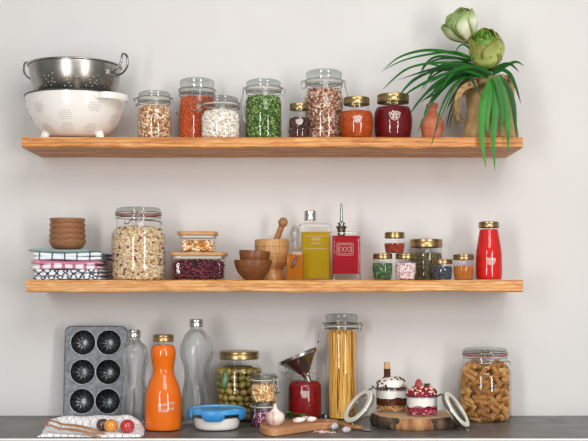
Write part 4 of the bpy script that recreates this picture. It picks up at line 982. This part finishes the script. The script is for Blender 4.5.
# ring lid beside the jar
D = .399*F/(417.5-285); o = M().lathe([(.0125, .001), (.0135, 0), (.016, 0), (.0165, .003), (.0165, .009), (.0150, .0095), (.0125, .0088), (.0125, .001)], 40).build('lid_ring', MAT['silver'], loc=(X(325.2, D), D+CAMY, T), smooth=40); tag(o, 'small silver metal lid ring lying between jam jar and spaghetti jar', 'lid ring')

# spaghetti jar
_, pr, loc, g = clip_jar('tall slim clip-top jar packed with spaghetti', 341.5, 3.225, T, 16.2, 16, 313.8, 326, 330, phi=0, latch_drop=.04, wire_r=.0015)
Rj = 16.2*3.225/F-.0045; hL = g(328.5)-.004
rr0 = .00135; sp_m = M().tube([(0, 0, 0), (0, 0, hL)], rr0, 6)
SPM = idmat('dry_pasta', ['da9a30', 'e8b048', 'f2c66a', 'e0a43a'], .5)
strand = None
for k in range(150):
    a = k*2.39996; q = Rj*math.sqrt(.35+.65*((k*.618) % 1)) if k < 130 else Rj*.5*random.random()**.5; da = random.gauss(0, .62)
    p0 = Vector((q*math.cos(a), q*math.sin(a), .004)); q1 = min(Rj, q*random.uniform(.85, 1.08)); p1 = Vector((q1*math.cos(a+da), q1*math.sin(a+da), .004+hL))
    if strand is None: strand = sp_m.build('spaghetti_strand', SPM, smooth=80); o = strand
    else: o = strand.copy(); COL.objects.link(o)
    d = p1-p0; o.rotation_mode = 'QUATERNION'; o.rotation_quaternion = d.to_track_quat('Z', 'Y'); o.location = Vector(loc)+p0; o.scale = (1, 1, random.uniform(.93, 1.0))
    tag(o, 'dry yellow spaghetti strand standing in the tall slim jar', 'spaghetti', 'spaghetti in the tall jar')

# fusilli jar
_, pr, loc, g = clip_jar('large clip-top jar of spiral pasta with copper-red gasket at the right', 485, 3.2, T, 26.2, 21.5, 347.8, 355, 367.5, phi=PI/2-.2, gasket='copper', latch=False)
N = 21.5*3.2/F; zs = g(355); m = M()
m.tube(crom([(-.022, -N-.004, zs-.022), (-.021, -N-.008, zs-.026), (-.014, -N-.012, zs-.020), (.030, -N-.004, zs-.016), (.060, -N+.030, zs-.016), (.069, -N+.034, zs-.022), (.069, -N+.034, zs-.028)], 5), .0015, 6)
m.tube([(-.004, -N-.004, zs+.008), (-.004, -N-.010, zs-.020)], .0014, 6); m.tube([(.004, -N-.004, zs+.008), (.004, -N-.010, zs-.018)], .0014, 6); m.build('latch', MAT['chrome'], _, smooth=180)
fus = M(); rings = []; Lf = .040; nt = 60
for i in range(nt+1):
    t = i/nt; a0 = t*2*PI*1.7; z = (t-.5)*Lf; ring = []
    for j in range(24):
        a = 2*PI*j/24; rr_ = .0020+.0062*max(0, math.cos(a*3))**1.7; ring.append(Vector((rr_*math.cos(a+a0), rr_*math.sin(a+a0), z)))
    rings.append(ring)
fus.loft(rings); FUM = idmat('spiral_pasta', ['c08a48', 'd09c58', 'dcae70', 'c69250'], .55)
f0 = None; Rf = 26.2*3.2/F; zz = .0095; lay = 0
while zz < g(364):
    rmax = (min(rad_at(pr, zz), rad_at(pr, max(.001, zz-.01)))) if zz < g(369) else Rf*.80
    for ring, n in ((0, 11), (1, 5)):
        if ring and zz < g(378): continue
        for j in range(n):
            a = lay*.5+ring+2*PI*j/n+random.uniform(-.08, .08); rad = rmax-.0115 if ring == 0 else Rf*.42
            tan = Vector((-math.sin(a), math.cos(a), 0)); nn = Vector((math.cos(a), math.sin(a), 0)); tl = random.choice([random.uniform(-.5, .5), random.uniform(.5, 1.2), random.uniform(-1.2, -.5)]) if lay > 0 else random.uniform(-.15, .15)
            d = tan*math.cos(tl)+Vector((0, 0, 1))*math.sin(tl)
            rad_ = rad-.0035*abs(math.cos(tl))
            if f0 is None: f0 = fus.build('spiral_pasta', FUM, smooth=60); o = f0
            else: o = f0.copy(); COL.objects.link(o)
            o.rotation_mode = 'QUATERNION'; o.rotation_quaternion = d.to_track_quat('Z', 'Y') @ Matrix.Rotation(random.random()*6, 4, 'Z').to_quaternion()
            o.location = (loc[0]+rad_*math.cos(a), loc[1]+rad_*math.sin(a), T+zz+(abs(math.sin(tl))*.006 if lay == 0 else random.uniform(-.002, .002)))
            o.scale = (1.16, 1.16, random.uniform(.80, .95)); tag(o, 'tan spiral pasta piece packed in the large right-hand jar', 'pasta', 'spiral pasta in the large jar')
    zz += .0135; lay += 1

# wood slice
D = 3.07; s = D/F; hs = .034
sl = thing('wood_slice', 'round rustic wood slice with bark edge under the two dessert jars', 'serving board', (X(415, D), D+CAMY, T))
R = 44*s; md = lambda a, z, r: 1+.02*math.sin(3*a+1)+.015*math.sin(7*a)+.012*math.sin(19*a+z*40)+.008*math.sin(41*a-z*90)
M().lathe([(R*.96, 0), (R, .004), (R*1.01, hs*.5), (R*.985, hs-.004), (R*.955, hs-.0005)], 160, mod=md).build('bark', MAT['bark'], sl, smooth=60)
M().lathe([(0, hs), (R*.5, hs), (R*.93, hs), (R*.957, hs-.0006)], 160, mod=md).build('cut_face', MAT['slicetop'], sl, smooth=60)
M().lathe([(R*.96, .0), (0, 0)], 160, mod=md).build('underside', MAT['slicetop'], sl)

# open dessert jars
ZS = T+hs+.0005
def dessert(label, cx, D, w, y_rim, mirror, lid_c, lid_n, lidR, hingept, layers):
    s = D/F; loc = (X(cx, D), D+CAMY, ZS); g = lambda y: Z(y, D)-ZS
    root = thing('dessert_jar', label, 'dessert jar', loc); zr = g(y_rim); W = w*s
    prj = [(W*.80, 0), (W*.95, .003), (W, .010), (W, zr*.8), (W*1.0, zr-.006)]
    M().lathe([(0, .001)]+prj+[(W*1.05, zr-.005), (W*1.07, zr-.002), (W*1.03, zr), (W*.94, zr)], 48).build('body', MAT['glass'], root, smooth=60)
    m = M(); m.tube(circ(W*1.04, zr-.008, 48), .0014, 6, True); L0 = Vector(loc)
    c = lid_c-L0; n = lid_n.normalized(); Rm = n.to_track_quat('Z', 'Y').to_matrix()
    h = hingept-L0; e = (h-c); e = (e-n*e.dot(n)).normalized()
    for o in (-.008, .008):
        yv = Vector((0, o, 0)); m.tube(crom([Vector((math.copysign(W*1.04, h.x), 0, zr-.008))+yv, h+Vector((0, 0, .006))+yv, h+yv, c+e*lidR+yv], 4), .0014, 6)
    m.tube([h+Vector((0, -.010, .002)), h+Vector((0, .010, .002))], .0020, 6)
    m.build('wire_hinge', MAT['chrome'], root, smooth=180)
    lid = M().lathe([(0, .003), (lidR*.62, .003), (lidR*.70, .001), (lidR*.98, 0), (lidR, -.003), (lidR*.98, -.008), (lidR*.86, -.012), (lidR*.5, -.013), (0, -.013)], 48, c=c, mat=Rm).build('lid', MAT['lidglass'], root, smooth=50)
    M().lathe([(lidR*.78, .002), (lidR*.80, .0045), (lidR*1.04, .0045), (lidR*1.06, .003), (lidR*1.06, .0), (lidR*.80, .0), (lidR*.78, .002)], 48, c=c, mat=Rm).build('gasket', MAT['offwhite'], lid, smooth=50)
    m = M(); m.tube([c+Rm @ p for p in circ(lidR*1.0, -.010, 48)], .0014, 6, True)
    b = c-e*lidR
    for o in (-.006, .006): m.tube([b+Vector((0, o, 0))+n*-.01, b-e*.012+Vector((0, o, 0))], .0016, 6)
    m.build('latch', MAT['chrome'], lid, smooth=180)
    return root, prj, loc, g, W
root, prj, loc, g, W = dessert('open jar of layered chocolate and cream dessert with a wafer stick', 391.5, 3.125, 15.6, 386, 1, P(358.5, 406.5, 3.02), Vector((-.74, -.30, .62)), 18.5*3.02/F, P(372.5, 388, 3.08), None)
def layer(name, label, cat, loc, W, z0, z1, mat, wave=0, size=None, gm=None, seed=0, extra=None):
    r = W-.0015; m = M(); rnd = random.Random(seed); ph = rnd.uniform(0, 6); vs = []
    if gm is None:
        seg = 48; fs = []; A, B = [], []
        f0 = (lambda a: z0+wave*math.sin(3*a+ph)+wave*.6*math.sin(7*a+ph*2)); 
        vs = [(r*math.cos(2*PI*k/seg), r*math.sin(2*PI*k/seg), f0(2*PI*k/seg)) for k in range(seg)]+[(r*math.cos(2*PI*k/seg), r*math.sin(2*PI*k/seg), z1+(extra or 0)*math.sin(5*2*PI*k/seg+ph)) for k in range(seg)]+[(0, 0, z0), (0, 0, z1)]
        fs = [(k, (k+1) % seg, seg+(k+1) % seg, seg+k) for k in range(seg)]+[((k+1) % seg, k, 2*seg) for k in range(seg)]+[(seg+k, seg+(k+1) % seg, 2*seg+1) for k in range(seg)]
        m.add(vs, fs); o = m.build(name, mat, loc=loc, smooth=60)
    else:
        core(m, lambda z: r, z0, z1, size); scatter(m, shell_pts(lambda z: r+.0008, z0+size[0], z1, size, 1.4), size, ell_base()); o = m.build(name, gm, loc=loc, smooth=180)
    return tag(o, label, cat, kind='stuff')
CH = liquid('chocolate_cream', '4a2415', 0, tex=(60, '6a3a24', .4)); CR = MAT['white_food']; RC = liquid('berry_compote', '7a1430', 0, tex=(90, 'b03050', .7))
def mound(name, label, loc, zc, rr, hh, mat, topm, size, n, seed=0):
    m = M(); pr = [(0, zc-.003), (rr, zc-.001)]+[(rr*math.cos(t), zc+hh*math.sin(t)) for t in np.linspace(.08, PI/2, 8)[:-1]]+[(0, zc+hh)]
    m.lathe(pr, 40, mod=lambda a, z, r: 1+.05*math.sin(5*a+z*300)+.03*math.sin(9*a)); pts = []
    for _ in range(n):
        a = random.random()*2*PI; t = random.uniform(.05, 1.4); pts.append((rr*math.cos(t)*math.cos(a), rr*math.cos(t)*math.sin(a), zc+hh*math.sin(t)+size[2]*.3))
    scatter(m, pts, size, ell_base(), .35, 1); o = m.build(name, [mat, topm], loc=loc, smooth=180); return tag(o, label, 'dessert topping', kind='stuff')
layer('granola', 'golden crunchy granola at the bottom of chocolate dessert jar', 'granola', loc, W, .003, g(404), None, size=(.0045, .0035, .003), gm=G['granola'])
layer('chocolate_cream', 'dark chocolate cream layer in the left dessert jar', 'cream', loc, W, g(404.4), g(397.5), CH, .0008)
layer('whipped_cream', 'white cream layer above the chocolate in left dessert jar', 'cream', loc, W, g(397.2), g(388.5), CR, .002)
layer('chocolate_crumbs', 'dark chocolate crumbs around the rim of left dessert jar', 'chocolate', loc, W, g(388.3), g(386.2), None, size=(.003, .0025, .002), gm=G['choc'])
mound('cream_mound', 'heaped white cream with nuts and chocolate chips on left dessert', loc, g(386), W*.95, .028, CR, G['choc'], (.0052, .0040, .002), 26)
wf = thing('wafer_stick', 'rolled wafer stick dipped in dark chocolate standing in left dessert', 'wafer', (X(387.3, 3.12), 3.12+CAMY, ZS+g(376.5)))
s = 3.12/F; M().lathe([(0, 0), (3.3*s, 0), (3.3*s, 8*s), (0, 8*s)], 24).build('chocolate_dip', CH, wf, smooth=40)
M().lathe([(3*s, 8*s), (3.1*s, 14.6*s), (2.2*s, 14.8*s), (2.1*s, 12*s), (0, 12*s)], 24, mod=lambda a, z, r: 1+.02*math.sin(3*a+z*600)).build('wafer', flat('wafer_gold', 'd8a86a', .7, 0, .1, 80), wf, smooth=40); wf.rotation_euler = (0, -.03, 0)
root, prj, loc, g, W = dessert('open jar of layered berry and yogurt dessert with raspberry and mint', 422, 3.03, 15.6, 393, -1, P(456.5, 409.8, 2.98), Vector((.78, -.30, .56)), 19*2.99/F, P(442, 396, 3.0), None)
layer('berry_granola', 'red berries and granola at the bottom of right dessert jar', 'berries', loc, W, .003, g(408), None, size=(.0042, .0036, .003), gm=G['berry'])
layer('berry_compote', 'dark red berry compote layer in the right dessert jar', 'compote', loc, W, g(409), g(405.5), RC, .001, extra=.0035)
layer('yogurt', 'thick white yogurt layer in the right dessert jar', 'yogurt', loc, W, g(406), g(396.4), CR, .0025)
mound('berry_mound', 'heaped red berries and oat flakes topping the right dessert', loc, g(395), W*.97, .026, RC, G['topping'], (.0038, .003, .002), 150)
s = 3.03/F
rb = thing('raspberry', 'whole red raspberry on top of the right-hand dessert', 'raspberry', (X(418.6, 3.02), 3.02+CAMY, ZS+g(386)))
m = M(); 
for i in range(9):
    t = i/8
    for j in range(9):
        a = 2*PI*j/9+i*.35; r = .0088*math.cos(t*1.35)**.7; m.ell((r*math.cos(a), r*math.sin(a), t*.018), (.0027,)*3, None, 8, 6)
m.build('fruit', flat('raspberry_red', 'b01830', .3, 0, .1), rb, smooth=180)
mt = thing('mint_sprig', 'small dark green mint sprig beside the raspberry on dessert', 'mint', (X(427, 3.01), 3.01+CAMY, ZS+g(386.5)))
def small_leaf(parent, base, d, ln, w, mat='herb', up=Vector((0, 0, 1))):
    d = d.normalized(); sd = d.cross(up).normalized(); n = sd.cross(d); rings = []
    for i in range(8):
        t = i/7; ww = w*.5*max(.03, math.sin(PI*min(1, t*.9+.08))); p = base+d*(ln*t)+n*(ln*.22*math.sin(t*2.4)); rings.append([p-sd*ww+n*ww*.3, p-n*.0004, p+sd*ww+n*ww*.3, p+n*.0004])
    return M().loft(rings).build('leaf', MAT[mat], parent, smooth=80)
for k in range(6): a = k*1.05; small_leaf(mt, Vector((0, 0, .002*k/3)), Vector((math.cos(a), math.sin(a)*.8, .35)), .015, .010)

# cutting board
zb_ = T+.0005; top_ = T+.0205
def BP(px, py):
    D = (CAMZ-top_)*F/(py-285); return Vector((X(px, D), D+CAMY, 0))
out = [BP(*q) for q in [(259.5, 424.6), (263, 427.2), (270, 428.6), (280, 428.4), (300, 425.6), (320, 422.8), (333, 422.3), (337.5, 421.2), (338, 419.9), (334, 419), (322, 418.8), (305, 418.2), (280, 418.4), (266, 420.4)]]
cen = sum(out, Vector())/len(out)
out = [p-cen for p in crom(out+[out[0]], 3)[:-1]]
cb = M().loft([[p+Vector((0, 0, 0)) for p in out], [p+Vector((0, 0, .020)) for p in out]]).build('cutting_board', MAT['board'], loc=(cen.x, cen.y, zb_), bevel=.0022, smooth=50); tag(cb, 'thick light wooden cutting board holding the garlic', 'cutting board')
# garlic bulb
D = 2.915; s = D/F; gb = thing('garlic_bulb', 'whole white garlic bulb with dry stem on the cutting board', 'garlic', (X(275, D), D+CAMY, top_))
pg = crom2([(0, .002), (4*s, .0), (7.6*s, 3.2*s), (9.2*s, 7.5*s), (8.2*s, 11.5*s), (4.6*s, 14.6*s), (2.4*s, 17*s), (1.8*s, 19.5*s), (1.6*s, 21.5*s), (0, 21.8*s)], 5)
t = NT('garlic_skin'); w = t.n('ShaderNodeTexNoise'); w.inputs['Scale'].default_value = 60; t.l(t.obj((1, 1, .12)), w.inputs['Vector'])
MAT['garlic'] = t.done(t.prin(t.ramp(w.outputs['Fac'], [(.35, 'c9a49c'), (.5, 'e6d6cc'), (.65, 'f4ece4')]), .5))
M().lathe(pg, 72, mod=lambda a, z, r: 1+(.07*abs(math.cos(a*4.5/1))-.04+.012*math.sin(23*a))*(1 if z < 14*s else .3)).build('bulb', MAT['garlic'], gb, smooth=180)
M().tube([(1.2*s*math.cos(a), 1.2*s*math.sin(a), 0) for a in np.linspace(0, 2*PI, 13)[:-1]], .001, 5, True).build('roots', MAT['burlap'], gb)
def clove(label, px, py, zsurf, ln, w, rz, group=None, mat='garlic', tilt=0):
    D = (CAMZ-zsurf)*F/(py-285); m = M(); pts = crom([(-ln/2, 0, w*.35), (-ln*.2, 0, w*.55), (ln*.15, 0, w*.60), (ln*.5, 0, w*.75)], 4)
    n = len(pts); rad = [w*.5*max(.08, math.sin(PI*min(1, (i/(n-1))*.80+.16))**.7) for i in range(n)]
    mn = min(p.z-r for p, r in zip(pts, rad)); m.tube([p-Vector((0, 0, mn)) for p in pts], rad, 10)
    o = m.build('garlic_clove', MAT[mat], loc=(X(px, D), D+CAMY, zsurf), smooth=70); o.rotation_euler = (0, 0, rz); return tag(o, label, 'garlic clove', group)
clove('white garlic clove on the board nearest the whole bulb', 299.5, 423.2, top_, .034, .016, .15, 'garlic cloves')
clove('white garlic clove at the right-hand end of the board', 311.5, 422.4, top_, .028, .016, -.35, 'garlic cloves')
clove('white garlic clove behind the other two on the board', 305, 420.6, top_, .022, .013, 2.6, 'garlic cloves')
MAT['purple_clove'] = flat('pink_garlic', 'd8a8a4', .45, 0, .35, 90)
MAT['violet_clove'] = flat('violet_garlic', 'cfc4d0', .4, 0, .45, 110)
clove('pinkish garlic clove on the worktop against the board\'s right end', 328.5, 427.5, T, .034, .021, .5, 'small cloves on the worktop', 'purple_clove')
clove('violet-white garlic clove beside the pink one before the spaghetti', 335, 430.5, T, .026, .020, 1.0, 'small cloves on the worktop', 'violet_clove')
clove('lone violet-white garlic clove in front of the knife blade', 346.8, 433.2, T, .022, .017, .2, 'small cloves on the worktop', 'violet_clove')
m = M(); pts = []
for _ in range(70):
    px = random.gauss(325, 5.2); py = random.gauss(432.6, .7); D = (CAMZ-T)*F/(min(max(py, 430.8), 435)-285); pts.append((X(min(max(px, 314), 338), D), D+CAMY, T+.0020))
c0 = np.mean(pts, axis=0); c0[2] = T; m = scatter(m, [tuple(np.array(p)-c0) for p in pts], (.0022, .0018, .0015), ell_base()); o = m.build('pink_salt', G['salt'], loc=tuple(c0), smooth=180); tag(o, 'scatter of coarse pink salt crumbs at the worktop\'s front edge', 'salt', kind='stuff')
# herb sprig
D = (CAMZ-top_)*F/(420-285)
for nm, px, lab, rz in (('herb_sprig', 291.5, 'dark green herb sprig on the board between garlic bulb and cloves', 0), ('herb_sprig', 303, 'smaller dark green herb sprig behind the garlic cloves', 1.2)):
    hb = thing(nm, lab, 'herb', (X(px, D), D+CAMY+.004, top_+.001), 'herb sprigs on the board'); k = 9 if rz == 0 else 5
    for i in range(k):
        a = rz+i*2.1; small_leaf(hb, Vector((random.uniform(-.009, .009), random.uniform(-.004, .004), .001+.0012*i)), Vector((math.cos(a), math.sin(a)*.6, .22)), random.uniform(.018, .027), .016)
    M().tube([(-.012, 0, .0015), (0, .002, .003), (.014, 0, .0025)], .0009, 6).build('stem', MAT['herb'], hb, smooth=180)
# knife
a = Vector((X(353, 2.992), 2.992+CAMY, 0)); b = Vector((X(371.5, 2.935), 2.935+CAMY, 0)); d = (b-a); Lk = d.length; rz = math.atan2(d.y, d.x)
kn = thing('kitchen_knife', 'kitchen knife with steel blade lying flat in front of spaghetti jar', 'knife', (a.x, a.y, T+.001), rz=rz)
bl = M(); rings = []
for i in range(13):
    t = i/12; x = .028+t*(Lk-.028); w = .021*(1-max(0, (t-.55)/.45)**2.2); rings.append([Vector((x, -.009, .0022)), Vector((x, -.009+max(w, .0005), .0026)), Vector((x, -.009+max(w, .0005), .0002)), Vector((x, -.009, .0008))])
bl.loft(rings).build('blade', MAT['steel'], kn, smooth=30)
M().loft([rrect(.012, .018, .004, -.0), rrect(.012, .018, .004, .0)] if False else [[Vector((x, y*q, z*q+.006)) for y, z in ((-.009, -.0045), (.009, -.0045), (.010, 0), (.009, .0045), (-.009, .0045), (-.010, 0))] for x, q in ((-.052, .7), (-.045, 1), (-.01, .85), (.024, 1), (.030, .8))]).build('handle', MAT['board'], kn, bevel=.001, smooth=60)

# napkin with tomatoes and wooden servers
D = 2.93; s = D/F; x0, x1 = X(44, D), X(146, D); y0, y1 = -.468, -.285; nx, ny = 70, 44; vs, fs = [], []
def nh(u, v):   # u across, v front to back
    h = .0335*math.exp(-((v-.78)/.26)**2)*(1-.9*max(0, (u-.80)/.2)**1.4)*(1-.35*max(0, (.42-u)/.42)**1.5)
    h += .0022*math.sin(u*19+v*5)*min(1, v*3)*(1-u*.3)+.0015*math.sin(v*17+u*8)
    return max(.0015, h+.006)
cxn, cyn = (x0+x1)/2, (y0+y1)/2
for top in (0, 1):
    for j in range(ny+1):
        for i in range(nx+1):
            u, v = i/nx, j/ny; x = x0+(x1-x0)*u+.006*math.sin(v*5+1)-.012*(1-v)*max(0, u-.9)*4; y = y0+(y1-y0)*v+.006*math.sin(u*7)*(1-v)+(.03*(u-.5)*(1-v) if False else 0)
            h = nh(u, v); edge = min(u, 1-u, v, 1-v); h = h*min(1, .25+edge*14); vs.append((x-cxn, y-cyn, h if top else max(0, h-.0028)))
n1 = (nx+1)*(ny+1); I = lambda t, i, j: t*n1+j*(nx+1)+i
for j in range(ny):
    for i in range(nx): fs.append((I(1, i, j), I(1, i+1, j), I(1, i+1, j+1), I(1, i, j+1))); fs.append((I(0, i, j+1), I(0, i+1, j+1), I(0, i+1, j), I(0, i, j)))
for i in range(nx): fs.append((I(0, i, 0), I(0, i+1, 0), I(1, i+1, 0), I(1, i, 0))); fs.append((I(1, i, ny), I(1, i+1, ny), I(0, i+1, ny), I(0, i, ny)))
for j in range(ny): fs.append((I(1, 0, j), I(1, 0, j+1), I(0, 0, j+1), I(0, 0, j))); fs.append((I(0, nx, j), I(0, nx, j+1), I(1, nx, j+1), I(1, nx, j)))
nk = M().add(vs, fs).build('napkin', MAT['napkin'], loc=(cxn, cyn, T+.0003), smooth=80); tag(nk, 'rumpled white napkin with thin dark grid at the worktop\'s left front', 'napkin')
def nap_z(x, y): u, v = (x-x0)/(x1-x0), (y-y0)/(y1-y0); return T+nh(u, v)+.0003
def tomato(label, px, D, pyc, r, mat):
    x, y = X(px, D), D+CAMY; rr = r*D/F; z = nap_z(x, y-.002)-.0005
    t_ = thing('cherry_tomato', label, 'tomato', (x, y, z), 'cherry tomatoes on the napkin')
    M().lathe(crom2([(0, .0006), (rr*.45, .0002), (rr*.88, rr*.45), (rr, rr*.98), (rr*.85, rr*1.5), (rr*.4, rr*1.82), (0, rr*1.74)], 5), 36).build('fruit', mat, t_, smooth=180)
    M().lathe([(0, rr*1.76), (rr*.10, rr*1.82), (rr*.08, rr*1.87), (0, rr*1.88)], 10).build('stem_scar', MAT['herb'], t_, smooth=180)
TM = lambda n, c: flat(n, c, .18, 0, .06, 20, Coat_Weight=.5)
tomato('dark brown cherry tomato at the left, behind the yellow one', 102.6, 2.90, 430, 6.4, TM('tomato_brown', '4a2018'))
tomato('yellow-orange cherry tomato in the middle of the three', 110.8, 2.875, 430, 6.8, TM('tomato_yellow', 'd98a14'))
tomato('bright red cherry tomato at the right on the napkin', 127.3, 2.885, 430, 7.2, TM('tomato_red', 'b8141c'))
def server(label, a, b, wd):
    a, b = Vector(a), Vector(b); d = b-a; L_ = d.length; t_ = thing('wooden_fork', label, 'wooden utensil', a, 'wooden servers on the napkin'); q = d.to_track_quat('X', 'Z'); t_.rotation_mode = 'QUATERNION'; t_.rotation_quaternion = q
    rings = []
    for i in range(15):
        t = i/14; w = wd*(.55+.45*math.sin(PI*(.15+t*.5))); h = .0028+.001*math.sin(PI*t)
        z = .010*math.sin(PI*t)*.6
        rings.append([Vector((t*L_, -w/2, z)), Vector((t*L_, -w/3, z+h)), Vector((t*L_, w/3, z+h)), Vector((t*L_, w/2, z)), Vector((t*L_, w/3, z-h*.6)), Vector((t*L_, -w/3, z-h*.6))])
    M().loft(rings).build('handle', MAT['utensil'], t_, smooth=60)
    m = M()
    for k in (-1, 0, 1): m.tube(crom([(.002, k*wd*.2, 0), (-.018, k*wd*.33, .003), (-.036, k*wd*.33, .003), (-.05, k*wd*.30, 0)], 3), [.0022]*9+[.001], 6)
    m.build('tines', MAT['utensil'], t_, smooth=60)
server('light wooden serving fork lying rearmost across the napkin', P(62, 426, 2.90)+Vector((0, 0, .004)), P(105, 437.0, 2.84)+Vector((0, 0, .006)), .011)
server('light wooden serving fork lying in front on the napkin', P(60, 430.5, 2.86)+Vector((0, 0, .004)), P(99, 440.0, 2.815)+Vector((0, 0, .006)), .011)

# ================================================================== LIGHT AND CAMERA
w = bpy.data.worlds.new('room_light'); scene.world = w; w.use_nodes = True; nt = w.node_tree; bg = nt.nodes['Background']
tc = nt.nodes.new('ShaderNodeTexCoord'); sx = nt.nodes.new('ShaderNodeSeparateXYZ'); rp = nt.nodes.new('ShaderNodeValToRGB'); mp = nt.nodes.new('ShaderNodeMapRange')
mp.inputs[1].default_value = -1; mp.inputs[2].default_value = 1
nt.links.new(tc.outputs['Generated'], sx.inputs[0]); nt.links.new(sx.outputs[2], mp.inputs[0]); nt.links.new(mp.outputs[0], rp.inputs[0]); nt.links.new(rp.outputs[0], bg.inputs[0])
rp.color_ramp.elements[0].position = .3; rp.color_ramp.elements[0].color = (.30, .27, .25, 1); rp.color_ramp.elements[1].position = .75; rp.color_ramp.elements[1].color = (.85, .88, .92, 1)
bg.inputs[1].default_value = .50
def area(name, loc, target, size, power, col=(1, 1, 1)):
    l = bpy.data.lights.new(name, 'AREA'); l.shape = 'RECTANGLE'; l.size, l.size_y = size; l.energy = power; l.color = col
    o = bpy.data.objects.new(name, l); COL.objects.link(o); o.location = loc; o.rotation_euler = (Vector(target)-Vector(loc)).to_track_quat('-Z', 'Y').to_euler(); return o
area('window_light', (.5, -2.5, 2.7), (0, 0, 1.1), (1.3, 1.0), 30, (1, .98, .95))  # added area light as soft overhead key; no window is known there
area('left_window_light', (-1.25, -3.5, 1.45), (0, 0, 1.1), (.45, 1.7), 42, (1, .985, .97))  # added fill strip, set aside for narrow highlights on the jars
area('right_window_light', (1.7, -3.3, 1.35), (0, 0, 1.05), (.45, 1.6), 42, (1, .98, .95))  # added fill strip on the other side, not an actual window

cam = bpy.data.cameras.new('camera'); co = bpy.data.objects.new('camera', cam); COL.objects.link(co); scene.camera = co
co.location = (0, CAMY, CAMZ); co.rotation_euler = (PI/2, 0, 0)
cam.sensor_width = 36; cam.lens = F*36/588; cam.shift_y = (285-220.5)/588; cam.clip_start = .05
vs_ = scene.view_settings; vs_.view_transform = 'Standard'; vs_.look = 'None'; vs_.gamma = 1; vs_.use_curve_mapping = False; vs_.exposure = 0.0
cy = scene.cycles; cy.transparent_max_bounces = 32; cy.max_bounces = 8; cy.glossy_bounces = 4; cy.use_denoising = True; cy.caustics_reflective = False; cy.caustics_refractive = False
# clear empty materials
